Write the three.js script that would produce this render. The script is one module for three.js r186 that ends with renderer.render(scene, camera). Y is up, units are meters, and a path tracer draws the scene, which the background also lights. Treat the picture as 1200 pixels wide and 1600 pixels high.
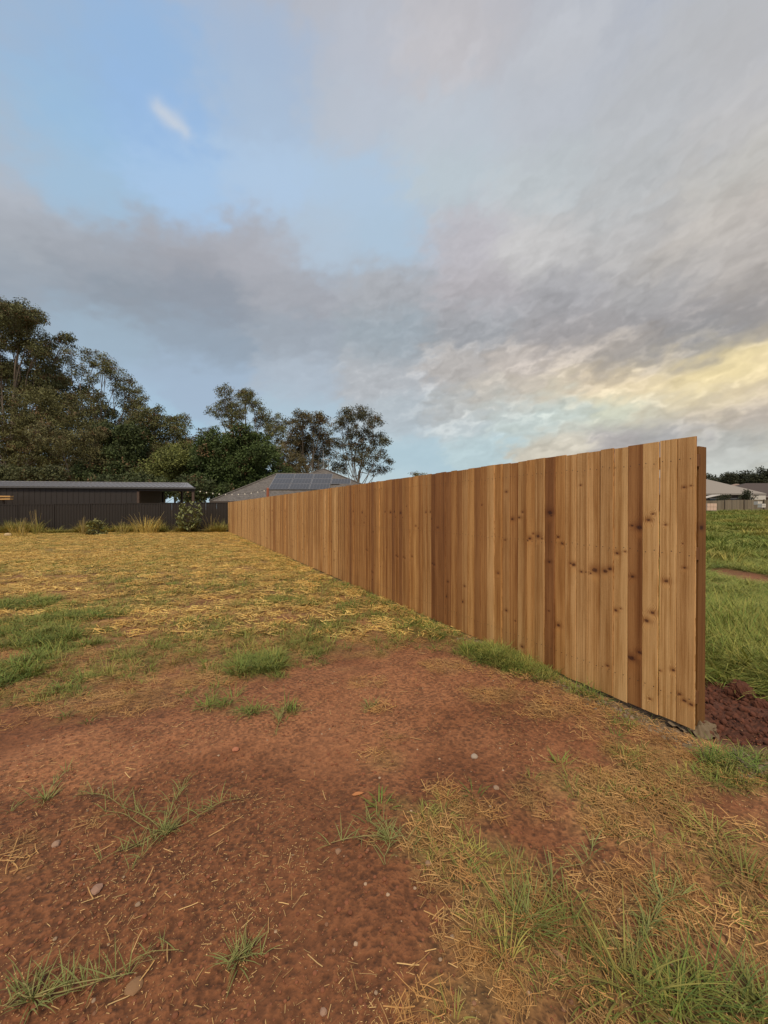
import * as THREE from 'three';
import { mergeGeometries } from 'three/addons/utils/BufferGeometryUtils.js';

// ---------------------------------------------------------------- helpers
const F = 610, HY = 796, EYE = 1.36;                 // lens in photo pixels, horizon row, eye height in metres
const W = (px, py, Z) => new THREE.Vector3((px - 600) / F * Z, EYE + (HY - py) / F * Z, -Z);   // pixel at a known distance
const G = (px, py) => { const Z = EYE * F / (py - HY); return [(px - 600) / F * Z, -Z]; };      // pixel on the ground
function rng(seed) { let a = seed >>> 0; return () => { a = (a + 0x6D2B79F5) | 0; let t = Math.imul(a ^ (a >>> 15), 1 | a); t = (t + Math.imul(t ^ (t >>> 7), 61 | t)) ^ t; return ((t ^ (t >>> 14)) >>> 0) / 4294967296; }; }
const clamp = (x, a = 0, b = 1) => x < a ? a : x > b ? b : x;
const ss = (a, b, x) => { const t = clamp((x - a) / (b - a)); return t * t * (3 - 2 * t); };
const mix = (a, b, t) => a + (b - a) * t;
const PERM = new Float32Array(65536); { const r = rng(77); for (let i = 0; i < 65536; i++) PERM[i] = r(); }
function vn(x, y) {                                    // 2-D value noise, 0..1
  const ix = Math.floor(x), iy = Math.floor(y); let fx = x - ix, fy = y - iy;
  fx = fx * fx * fx * (fx * (fx * 6 - 15) + 10); fy = fy * fy * fy * (fy * (fy * 6 - 15) + 10);
  const h = (a, b) => PERM[((a * 157 + b * 7919) ^ (b * 31)) & 65535];
  const a = h(ix, iy), b = h(ix + 1, iy), c = h(ix, iy + 1), d = h(ix + 1, iy + 1);
  return a + (b - a) * fx + (c - a + (a - b - c + d) * fx) * fy;
}
function fbm(x, y, o = 4) { let s = 0, a = 0.5, n = 0; for (let i = 0; i < o; i++) { s += a * vn(x, y); n += a; a *= 0.5; const t = x * 1.6 - y * 1.2; y = x * 1.2 + y * 1.6 + 17.3; x = t + 9.1; } return s / n; }
const lin = c => { c /= 255; return c <= 0.04045 ? c / 12.92 : Math.pow((c + 0.055) / 1.055, 2.4); };

// ---------------------------------------------------------------- camera, sky, added light, exposure
const scene = new THREE.Scene();
const camera = new THREE.PerspectiveCamera(2 * Math.atan(800 / F) * 180 / Math.PI, 0.75, 0.05, 3000);
camera.position.set(0, EYE, 0);
camera.rotation.x = -Math.atan((800 - HY) / F);
scene.add(camera);
const renderer = new THREE.WebGLRenderer({ antialias: true });
renderer.setSize(768, 1024);
renderer.toneMapping = THREE.LinearToneMapping;
renderer.toneMappingExposure = 1.0;
renderer.shadowMap.enabled = true;

function buildSky() {
  const w = 3072, h = 1536, data = new Float32Array(w * h * 4), R = 180 / Math.PI;
  const ang = (px, py) => { const x = (px - 600) / F, y = (HY - py) / F; return [Math.atan(x) * R, Math.atan(y / Math.hypot(1, x)) * R]; };
  // broad colours of air and cloud, [pixel x, pixel y, r, g, b (display values)]
  const seen = [
    [0, 0, 152, 172, 198], [100, 60, 140, 172, 208], [250, 60, 138, 172, 212], [400, 60, 154, 174, 202], [550, 40, 172, 178, 192], [700, 40, 184, 182, 188], [900, 40, 188, 186, 188], [1100, 30, 188, 184, 182], [1200, 20, 190, 184, 180],
    [0, 170, 160, 174, 192], [110, 170, 142, 178, 212], [250, 170, 140, 174, 216], [400, 170, 158, 178, 204], [550, 170, 172, 180, 194], [700, 190, 176, 184, 196], [850, 170, 182, 182, 186], [1000, 170, 184, 182, 182], [1150, 170, 190, 184, 180],
    [0, 300, 166, 172, 184], [130, 280, 150, 180, 208], [280, 270, 156, 186, 220], [420, 270, 164, 188, 216], [560, 280, 164, 186, 210], [700, 270, 174, 186, 196], [850, 270, 182, 184, 184], [1000, 270, 182, 180, 178], [1180, 260, 188, 182, 174],
    [0, 390, 164, 164, 174], [120, 390, 158, 157, 168], [260, 375, 160, 156, 166], [390, 375, 166, 162, 172], [500, 375, 172, 184, 204], [600, 370, 168, 184, 206], [720, 370, 176, 174, 182], [860, 370, 188, 182, 178], [1000, 370, 180, 174, 170], [1120, 370, 188, 178, 168], [1200, 370, 178, 170, 164],
    [0, 440, 146, 150, 164], [150, 450, 140, 144, 158], [300, 450, 142, 144, 158], [450, 450, 152, 150, 162], [600, 450, 156, 154, 164], [750, 450, 152, 150, 158], [900, 450, 154, 150, 152], [1050, 450, 154, 150, 150], [1200, 440, 164, 156, 150],
    [150, 530, 156, 170, 188], [300, 530, 148, 156, 172], [450, 520, 148, 152, 166], [600, 520, 146, 152, 164], [750, 510, 142, 146, 154], [900, 510, 146, 144, 148], [1050, 510, 134, 134, 140], [1200, 500, 134, 132, 136],
    [150, 600, 160, 184, 206], [300, 590, 156, 176, 198], [450, 590, 166, 178, 192], [600, 580, 172, 176, 182], [700, 575, 178, 174, 172], [800, 570, 188, 180, 174], [900, 565, 176, 168, 162], [1000, 560, 132, 132, 136], [1080, 545, 124, 126, 132],
    [200, 660, 160, 190, 210], [450, 650, 166, 188, 204], [620, 650, 172, 182, 190], [700, 640, 180, 182, 182], [780, 645, 184, 194, 194], [880, 640, 192, 202, 196], [960, 640, 204, 208, 190], [1040, 640, 198, 192, 174], [1120, 645, 168, 160, 150], [1200, 640, 162, 156, 154],
    [760, 625, 190, 184, 176], [820, 615, 200, 190, 176], [880, 605, 212, 198, 174], [940, 602, 232, 210, 172], [990, 597, 236, 214, 172], [1035, 594, 232, 214, 176], [1080, 588, 238, 218, 170], [1120, 582, 242, 222, 166], [1160, 574, 243, 223, 166], [1200, 564, 240, 220, 168], [1250, 552, 232, 212, 168], [1200, 598, 206, 190, 164], [1140, 605, 218, 204, 170],
    [960, 585, 132, 134, 140], [920, 590, 150, 146, 146], [1010, 575, 130, 132, 138], [1060, 560, 134, 134, 138], [1120, 535, 128, 130, 136], [1200, 520, 128, 128, 132], [940, 560, 178, 170, 162], [1010, 550, 176, 166, 156], [830, 585, 184, 176, 172], [1080, 625, 212, 198, 166], [1160, 622, 182, 170, 152], [820, 660, 188, 200, 198], [720, 665, 180, 190, 194],
    [620, 710, 168, 192, 204], [750, 700, 178, 198, 204], [860, 695, 200, 194, 180], [950, 690, 168, 164, 164], [1050, 680, 162, 162, 164], [1150, 700, 176, 178, 176], [1200, 715, 184, 188, 186], [1150, 745, 186, 192, 190], [600, 770, 182, 200, 206], [300, 770, 176, 198, 210], [0, 700, 164, 184, 200], [0, 790, 176, 194, 204],
  ].map(([x, y, r, g, b]) => [...ang(x, y), lin(r + (y < 470 ? 11 : 8) + (y > 420 && y < 560 && x > 350 ? 9 : 0) - (x < 640 && y > 360 && y < 540 ? 6 : 0) - (x > 840 && y < 470 ? 5 : 0)), lin(g + (y < 470 ? 11 : 8) + (y > 420 && y < 560 && x > 350 ? 8 : 0)), lin(b + (y < 470 ? 9 : 7) + (y > 420 && y < 560 && x > 350 ? 6 : 0) + (x > 840 && y < 470 ? 6 : 0)), x > 660 && y > 530 && y < 730 ? 2.1 : 3.1]);
  // the sky goes on round the camera: the same grey-lilac cloud with blue openings, paler towards the horizon
  const rest = [];
  for (let a = 62; a < 300; a += 17) {
    const warm = Math.exp(-(((a - 62) / 26) ** 2)), blue = vn(a * 0.021, 5.5);
    rest.push([a, 4, lin(mix(178, 236, warm)), lin(mix(188, 208, warm)), lin(mix(196, 150, warm)), 9]);
    rest.push([a, 24, lin(mix(158, 190, warm)), lin(mix(164, 176, warm)), lin(mix(178, 164, warm)), 11]);
    rest.push([a, 50, lin(mix(180, 160, blue)), lin(mix(180, 178, blue)), lin(mix(186, 204, blue)), 13]);
  }
  for (let a = -40; a <= 40; a += 20) rest.push([a, 66, lin(182), lin(182), lin(188), 11]);
  for (let a = 0; a < 360; a += 45) rest.push([a, 80, lin(180), lin(182), lin(190), 16]);
  const pts = seen.concat(rest);
  const [wa, we] = ang(252, 172), [wb, wf] = ang(292, 208);
  for (let j = 0; j < h; j++) {
    const el = (j + 0.5) / h * 180 - 90;               // row 0 is straight down
    for (let i = 0; i < w; i++) {
      const o = (j * w + i) * 4; data[o + 3] = 1;
      if (el < -3) { data[o] = 0.2; data[o + 1] = 0.19; data[o + 2] = 0.17; continue; }
      // three.js equirect: u = atan2(z, x) / 2pi + 0.5
      const th = ((i + 0.5) / w - 0.5) * 2 * Math.PI, ce = Math.cos(el / R), dx = Math.cos(th) * ce, dz = Math.sin(th) * ce, dy = Math.sin(el / R);
      let az = Math.atan2(dx, -dz) * R;
      const k = 1 / (Math.max(dy, 0) + 0.2), u = dx * k, v = dz * k;      // the cloud deck seen from below
      const w1 = fbm(u * 1.7 + 3, v * 1.7 + 8, 4) - 0.5, w2 = fbm(u * 1.7 + 31, v * 1.7 - 18, 4) - 0.5;
      const lowf = ss(8, 24, el) * 0.8 + 0.2, f1 = fbm(az * 0.55 + 7, el * 1.1 - az * 0.14, 5) - 0.5, f2 = fbm(az * 0.55 - 37, el * 1.1 - az * 0.14 + 9, 5) - 0.5;
      const aw = az + w1 * 6 * (0.4 + 0.6 * lowf) + f1 * 5, ew = Math.max(el, 0) + w2 * 4.5 * lowf + f2 * mix(1.3, 2.4, lowf);
      let r = 0, g = 0, b = 0, n = 1e-9;
      for (const p of pts) {
        let da = aw - p[0]; if (da > 180) da -= 360; else if (da < -180) da += 360;
        da *= Math.max(0.3, ce); const de = ew - p[1], q = (da * da * 0.55 + de * de * 1.4) / (p[5] * p[5]);
        if (q < 9) { const e = Math.exp(-q); r += e * p[2]; g += e * p[3]; b += e * p[4]; n += e; }
      }
      r /= n; g /= n; b /= n;
      // cloud relief: crisp and rippled in grey cloud, nearly absent in the blue openings
      const grey = clamp(1.3 - (Math.max(b, g) - r) * 5.5, 0.1, 1), right = ss(-25, 20, az) * (1 - ss(100, 160, az));
      const tilt = el * 1.0 - az * 0.16;
      const bill = (a, e, o) => { let q = 0, amp = 0.5, nn = 0; for (let c = 0; c < o; c++) { q += amp * Math.abs(2 * vn(a, e) - 1); nn += amp; amp *= 0.56; const tq = a * 1.66 - e * 1.2; e = a * 1.2 + e * 1.66 + 11.7; a = tq + 4.3; } return q / nn; };
      const puff = (bill(az * 0.2 + f1 * 2, tilt * 0.36 + f2 * 2, 6) - 0.42) * 0.4 + (fbm(az * 0.26 + f1 * 1.5, tilt * 0.5 + f2 * 1.5 + 70, 6) - 0.5) * 0.8, rip = fbm(az * 0.62 + f1 * 2 + 50, tilt * 1.5 + f2 * 2, 5) - 0.5, wide = fbm(u * 2.4 + w1 * 2, v * 3 + w2 * 2, 4) - 0.5;
      const fade = ss(44, 20, el);
      const m = 1 + grey * (wide * mix(0.12, 0.2, right) - puff * mix(0.12, 0.38, right) * mix(0.3, 1, fade) - rip * mix(0.08, 0.34, right) * fade);
      const edge = Math.max(0, -puff * 0.9 - rip * 0.7 - 0.1) * right * grey * ss(27, 18, el) * ss(5, 12, el) * 0.36;      // sunset colour on the cloud edges low at the right
      const fine = f1;
      r = r * m + edge; g = g * m + edge * 0.84; b = b * m + edge * 0.66;
      // one small white wisp in the blue opening
      const lx = (wb - wa) * 0.76, ly = wf - we, qx = (az - wa) * 0.76 + w1 * 0.8, qy = el - we + w2 * 0.8, tt = clamp((qx * lx + qy * ly) / (lx * lx + ly * ly)), dd = Math.hypot(qx - tt * lx, qy - tt * ly);
      const wisp = Math.exp(-((dd / (0.62 + 0.3 * fine)) ** 2)) * 0.55 * (1 + fine);
      data[o] = Math.max(0.02, mix(r, 0.66, wisp)); data[o + 1] = Math.max(0.02, mix(g, 0.68, wisp)); data[o + 2] = Math.max(0.02, mix(b, 0.7, wisp));
    }
  }
  const t = new THREE.DataTexture(data, w, h, THREE.RGBAFormat, THREE.FloatType);
  t.mapping = THREE.EquirectangularReflectionMapping; t.magFilter = THREE.LinearFilter; t.minFilter = THREE.LinearFilter; t.needsUpdate = true;
  return t;
}
const skyTex = buildSky();
scene.background = skyTex; scene.environment = skyTex;

const addedLight = new THREE.DirectionalLight(new THREE.Color().setRGB(1, 0.82, 0.58), 2.4);   // added warm light high behind camera to brighten fence and ground; sunset glows ahead
addedLight.position.set(-3, 40, 20); addedLight.target.position.set(0, 0, -10);
addedLight.castShadow = true; addedLight.shadow.radius = 26; addedLight.shadow.mapSize.set(2048, 2048);
Object.assign(addedLight.shadow.camera, { left: -60, right: 60, top: 60, bottom: -60, near: 1, far: 160 });
scene.add(addedLight, addedLight.target);

// ---------------------------------------------------------------- naming helpers
const taken = {};
function numbered(n) { const k = taken[n] = (taken[n] ?? -1) + 1; return k ? `${n}_${String(k).padStart(3, '0')}` : n; }
function tag(o, label, category, group, kind) { o.userData.label = label; o.userData.category = category; if (group) o.userData.group = group; if (kind) o.userData.kind = kind; return o; }
function top(o, name) { o.name = numbered(name); scene.add(o); return o; }
function thing(name, label, category, group, pos = [0, 0, 0], turn = 0) { const o = new THREE.Group(); top(o, name); o.position.set(...pos); o.rotation.y = turn; return tag(o, label, category, group); }
function part(name, geo, mat, parent) { const m = new THREE.Mesh(geo, mat); m.name = name; parent.add(m); return m; }
function mat(r, g, b, rough = 0.8, extra = {}) { return new THREE.MeshStandardMaterial({ color: new THREE.Color().setRGB(r, g, b), roughness: rough, side: THREE.DoubleSide, ...extra }); }
const box = (w, h, d, x = 0, y = 0, z = 0, ry = 0) => { const g = new THREE.BoxGeometry(w, h, d); if (ry) g.rotateY(ry); g.translate(x, y, z); return g; };
const tube = (pts, r0, r1, seg = 6, rad = 5) => {         // tapered tube through points
  const c = new THREE.CatmullRomCurve3(pts), g = new THREE.TubeGeometry(c, seg, 1, rad, false), p = g.attributes.position, P = new THREE.Vector3(), C = new THREE.Vector3();
  for (let i = 0; i <= seg; i++) { c.getPointAt(i / seg, C); const r = mix(r0, r1, i / seg); for (let j = 0; j <= rad; j++) { const k = i * (rad + 1) + j; P.fromBufferAttribute(p, k).sub(C).multiplyScalar(r).add(C); p.setXYZ(k, P.x, P.y, P.z); } }
  g.computeVertexNormals(); return g;
};
function tex(w, h, fn, srgb = true, wrap = true) {
  const d = new Uint8Array(w * h * 4), c = [0, 0, 0];
  for (let j = 0; j < h; j++) for (let i = 0; i < w; i++) { fn(i, j, c); const o = (j * w + i) * 4; d[o] = clamp(c[0]) * 255; d[o + 1] = clamp(c[1]) * 255; d[o + 2] = clamp(c[2]) * 255; d[o + 3] = 255; }
  const t = new THREE.DataTexture(d, w, h); t.colorSpace = srgb ? THREE.SRGBColorSpace : THREE.NoColorSpace;
  t.wrapS = t.wrapT = wrap ? THREE.RepeatWrapping : THREE.ClampToEdgeWrapping; t.magFilter = THREE.LinearFilter; t.minFilter = THREE.LinearMipmapLinearFilter; t.generateMipmaps = true; t.needsUpdate = true; return t;
}

// ---------------------------------------------------------------- the fence line and the lie of the land
const N = new THREE.Vector3(1.902, 0, -2.382), DX = -0.468, DZ = -0.8838, FLEN = 24.9;   // near end, direction, length
const side = (x, z) => (x - N.x) * 0.8838 + (z - N.z) * -0.468;        // metres right of (behind) the fence
const along = (x, z) => (x - N.x) * DX + (z - N.z) * DZ;
function height(x, z) {
  const s = side(x, z), l = along(x, z), Z = -z, dist = Math.hypot(x, z);
  let y = 1.2 * ss(8, 70, s) * ss(0, 20, Z);
  const near = 1 - ss(6, 22, dist);
  y += (fbm(x * 0.9 + 4, z * 0.9, 3) - 0.5) * 0.06 + (fbm(x * 3.7, z * 3.7 + 9, 3) - 0.5) * 0.035 * (0.4 + 0.6 * near);
  y += near * (fbm(x * 14 + 2, z * 14, 3) - 0.5) * 0.016;
  y -= (0.022 + 0.025 * ss(1.5, 0, l)) * Math.exp(-((s / 0.16) ** 2)) * (l > -0.2 && l < FLEN ? 1 : 0);              // a shallow gutter where the palings end
  const q = Math.hypot((s - 0.42) / 0.5, (l + 0.1) / 0.55);                                  // turned earth behind the end post
  y += ss(1.2, 0.2, q) * (0.015 + (fbm(x * 9, z * 9, 4) - 0.5) * 0.13);
  return y;
}
// patches read off the photograph as pixels on the ground: [x, y, half width, half height, amount]
const ell = a => a.map(([x, y, rx, ry, m]) => { const [X, z] = G(x, y), Z = -z, z0 = EYE * F / (y - ry - HY), z1 = EYE * F / (y + ry - HY); return [X, z, rx / F * Z, (z0 - z1) / 2, m]; });
const GREEN = ell([[40, 985, 95, 38, 1], [110, 1000, 70, 22, 0.8], [30, 945, 60, 12, 0.8], [98, 950, 18, 7, 0.8], [192, 960, 16, 9, 0.9], [20, 1050, 50, 40, 0.8], [85, 1085, 40, 16, 0.5],
  [285, 1000, 70, 18, 0.7], [250, 945, 18, 7, 0.6], [420, 942, 34, 14, 0.8], [330, 975, 50, 12, 0.5], [410, 1038, 44, 24, 1], [470, 1010, 50, 24, 0.9], [510, 985, 55, 16, 0.6], [560, 955, 50, 16, 0.5], [600, 940, 40, 10, 0.5], [480, 945, 36, 8, 0.5], [380, 905, 40, 8, 0.5], [375, 880, 14, 6, 0.9], [300, 900, 60, 9, 0.4],
  [622, 1000, 17, 9, 0.9], [745, 1020, 40, 18, 1], [800, 1035, 50, 20, 1], [860, 1055, 55, 18, 1], [920, 1078, 45, 16, 0.95], [1140, 1205, 60, 26, 0.9], [1190, 1200, 40, 30, 0.8], [1040, 1120, 60, 18, 0.35], [990, 1130, 40, 14, 0.3],
  [340, 1098, 34, 14, 0.7], [390, 1112, 40, 12, 0.75], [455, 1106, 20, 12, 0.8], [620, 1255, 52, 18, 0.55], [655, 1270, 30, 14, 0.6], [870, 1430, 60, 40, 0.3], [1040, 1555, 100, 40, 0.7], [1120, 1580, 110, 40, 0.9], [940, 1560, 60, 40, 0.5], [820, 1540, 90, 40, 0.22], [690, 1585, 40, 22, 0.3], [820, 1440, 40, 40, 0.4]]);
const STRAW = ell([[720, 1265, 50, 26, 0.9], [690, 1240, 30, 20, 0.7], [740, 1320, 60, 24, 0.8], [960, 1280, 70, 30, 0.85], [1140, 1320, 90, 50, 0.95], [880, 1230, 60, 20, 0.6], [1000, 1400, 120, 60, 0.6], [800, 1480, 110, 70, 0.7], [760, 1580, 110, 60, 0.8], [860, 1110, 70, 16, 0.8], [780, 1085, 50, 14, 0.6], [930, 1110, 60, 12, 0.6], [600, 1190, 40, 26, 0.6], [620, 1150, 24, 10, 0.5],
  [590, 1105, 20, 10, 0.7], [200, 1090, 100, 16, 0.6], [130, 1110, 80, 14, 0.5], [330, 1060, 70, 12, 0.5], [30, 1320, 50, 22, 0.35], [40, 1355, 40, 12, 0.35], [150, 1280, 50, 10, 0.3], [570, 1065, 40, 12, 0.3], [700, 1040, 40, 12, 0.5], [1100, 1160, 50, 12, 0.4]]);
function patch(list, x, z, j) {
  let m = 0;
  for (const e of list) { const dx = (x - e[0]) / e[2], dz = (z - e[1]) / e[3], d = Math.sqrt(dx * dx + dz * dz); if (d < 1.7) m = Math.max(m, e[4] * ss(1.15, 0.55, d + j)); }
  return m;
}
function cover(x, z) {                                    // [green, straw] 0..1
  const Z = -z, s = side(x, z), l = along(x, z), n1 = fbm(x * 1.7 + 11, z * 1.7, 3) - 0.5, n2 = fbm(x * 6 + 3, z * 6 + 5, 3) - 0.5, n3 = fbm(x * 0.55 + 40, z * 0.55 - 7, 3);
  const behind = s > 0 && (l > 0 || s > 1.9 - Z * 0.1) ? 1 : 0;
  let g = patch(GREEN, x, z, (n1 + n2) * 1.0), st = patch(STRAW, x, z, (n1 + n2) * 1.1);
  if (s > 0.1) {                                          // paddock behind the fence
    const bare = Math.max(ss(1.25, 0.7, Math.hypot((s - 0.5) / 0.62, (l + 0.1) / 0.62) + n2), ...BARE.map(e => ss(1.2, 0.6, Math.hypot((x - e[0]) / e[2], (z - e[1]) / e[3]) + n1)));
    return l > -0.35 ? [(1 - bare) * clamp(0.85 + n1), 0.3 * (1 - bare), bare] : [g, Math.max(st, 0.3 + n2), bare];
  }
  const far = ss(-0.45, 0.55, Z - (4.1 + 0.6 * x) + n1 * 1.6 + n2 * 0.9);
  const mid = ss(11, 6.5, Z + n1 * 3);                     // barer and browner between
  const yellow = ss(4.5, 9, Z);
  st = Math.max(st, far * clamp(mix(0.95, 0.5, mid) + n2 * 1.1));
  g = Math.max(g, far * clamp((n3 - mix(0.42, 0.5, mid)) * 4 + 0.3 + n2 * 1.2, 0, 0.8) * mix(1, 0.7, yellow) * mix(1, 0.5, mid));
  const rb = Z < 1.75 ? ss(-0.1, 0.25, x - (0.03 + 0.45 * (Z - 1.03)) + n1 * 0.7 + n2 * 0.8) : ss(-0.15, 0.35, x - (0.34 + (Z - 1.71) * 2.2) + n1 * 0.8 + n2 * 0.8);
  st = Math.max(st, rb * clamp(0.42 + n1 * 1.5 + n2 * 2.2, 0, 0.9)); g = Math.max(g, rb * clamp(n1 * 0.9 + n2 * 0.9, 0, 0.4));
  st = Math.max(st, ss(-0.75, -0.1, s + n1 * 0.5) * clamp(0.35 + n2 * 1.6, 0, 0.6));
  g = Math.max(g, ss(-0.28, -0.06, s + n1 * 0.3) * ss(0.2, 0.9, l) * clamp(0.3 + n1 * 1.6 + n2, 0, 0.75));
  g = Math.max(g, ss(-0.9, -0.3, s + n1 * 0.5) * ss(3.2, 4.5, Z) * clamp(0.25 + n1 * 1.2, 0, 0.6));
  return [clamp(g), clamp(st), 0];
}
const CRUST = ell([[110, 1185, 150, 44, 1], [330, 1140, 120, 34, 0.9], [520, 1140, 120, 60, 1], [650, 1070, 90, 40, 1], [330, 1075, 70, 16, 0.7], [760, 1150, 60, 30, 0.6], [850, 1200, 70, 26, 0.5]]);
const BARE = ell([[1185, 905, 50, 18, 1], [1120, 915, 26, 7, 1], [1150, 900, 40, 8, 1]]);
function buildGround() {
  const n = 560, a = 2.6, b = Math.asinh(900 / a), cx = 0.2, cz = -2.6, pos = new Float32Array((n + 1) ** 2 * 3), col = new Float32Array((n + 1) ** 2 * 3), uv = new Float32Array((n + 1) ** 2 * 2), idx = [];
  for (let j = 0, k = 0; j <= n; j++) for (let i = 0; i <= n; i++, k++) {
    const x = cx + a * Math.sinh((i / n * 2 - 1) * b), z = cz + a * Math.sinh((j / n * 2 - 1) * b);
    pos.set([x, height(x, z), z], k * 3); uv.set([x / 1.9, z / 1.9], k * 2);
    const [g, st] = cover(x, z), f = fbm(x * 2.2 + 60, z * 2.2, 4), f2 = fbm(x * 0.7 - 20, z * 0.7, 3), s = side(x, z), l = along(x, z);
    const dry = Math.max(patch(CRUST, x, z, (f - 0.5) * 1.4 + (fbm(x * 9, z * 9 + 4, 3) - 0.5) * 0.8) * 0.9, ss(0.42, 0.7, f2 + (f - 0.5) * 0.7) * 0.7);                 // pale dusty crust on looser dark earth; also paints vignette shade into near ground
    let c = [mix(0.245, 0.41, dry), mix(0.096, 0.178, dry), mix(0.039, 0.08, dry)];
    if (s > 0.05 && Math.hypot(s - 0.5, l + 0.1) < 1.3) { const q = ss(1.3, 0.5, Math.hypot(s - 0.5, l + 0.1)); c = [mix(c[0], 0.13, q), mix(c[1], 0.047, q), mix(c[2], 0.026, q)]; }   // freshly dug red earth
    const thatch = [0.5, 0.33, 0.125], green = [0.22, 0.22, 0.06];
    const ws = clamp(st * mix(0.45, 0.75, ss(2.5, 5, -z))), wg = clamp(g * 0.7);
    c = c.map((v, q) => mix(mix(v, thatch[q] * (0.75 + f * 0.5), ws), green[q] * (0.8 + f * 0.4), wg));
    const cem = ss(0.34, 0.05, Math.abs(s + 0.05) + (f - 0.5) * 0.35) * ss(2.2, 0.2, l + (f - 0.5) * 2) * ss(-0.55, -0.15, l);   // cement spilt along the foot of the fence
    c = c.map((v, q) => mix(v, [0.23, 0.17, 0.11][q], cem * 0.6));
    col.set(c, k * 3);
  }
  for (let j = 0; j < n; j++) for (let i = 0; i < n; i++) { const p = j * (n + 1) + i; idx.push(p, p + n + 1, p + 1, p + 1, p + n + 1, p + n + 2); }
  const g = new THREE.BufferGeometry(); g.setAttribute('position', new THREE.BufferAttribute(pos, 3)); g.setAttribute('color', new THREE.BufferAttribute(col, 3)); g.setAttribute('uv', new THREE.BufferAttribute(uv, 2)); g.setIndex(idx); g.computeVertexNormals();
  const S = 1024, per = (x, y, p, o) => {            // seamless noise: blend four shifted samples
    const u = x / p, v = y / p, f = (a, b) => fbm(a * 1.0, b * 1.0, o), wx = ss(0.7, 1, u % 1), wy = ss(0.7, 1, v % 1), X = (u % 1), Y = (v % 1), k = p;
    return mix(mix(f(X * k, Y * k), f((X - 1) * k, Y * k), wx), mix(f(X * k, (Y - 1) * k), f((X - 1) * k, (Y - 1) * k), wx), wy);
  };
  const r = rng(5), specks = new Float32Array(S * S);
  for (let q = 0; q < 5200; q++) { const x = r() * S | 0, y = r() * S | 0, rad = 0.6 + r() * r() * 3.2, t = r() < 0.62 ? 0.5 + r() * 0.5 : -0.5; for (let j = -4; j <= 4; j++) for (let i = -4; i <= 4; i++) if (i * i + j * j < rad * rad) specks[((y + j + S) % S) * S + (x + i + S) % S] = t; }
  const hgt = new Float32Array(S * S);
  for (let j = 0; j < S; j++) for (let i = 0; i < S; i++) hgt[j * S + i] = per(i / S * 120, j / S * 120, 120, 4) * 0.78 + per(i / S * 22 + 0.001, j / S * 22, 22, 3) * 0.22 + specks[j * S + i] * 0.16;
  const cm = tex(S, S, (i, j, c) => { const h = hgt[j * S + i], k = specks[j * S + i]; const v = 0.88 + (h - 0.5) * 0.85, p = Math.max(0, k); c[0] = v + p * 0.12; c[1] = v * 0.99 + p * 0.2; c[2] = v * 0.98 + p * 0.24; });
  const bm = tex(S, S, (i, j, c) => { c[0] = c[1] = c[2] = hgt[j * S + i]; }, false);
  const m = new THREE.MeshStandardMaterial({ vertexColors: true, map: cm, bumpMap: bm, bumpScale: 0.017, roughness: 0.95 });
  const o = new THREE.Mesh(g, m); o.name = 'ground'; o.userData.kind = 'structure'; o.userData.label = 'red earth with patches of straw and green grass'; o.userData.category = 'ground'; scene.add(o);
}
buildGround();

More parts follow.
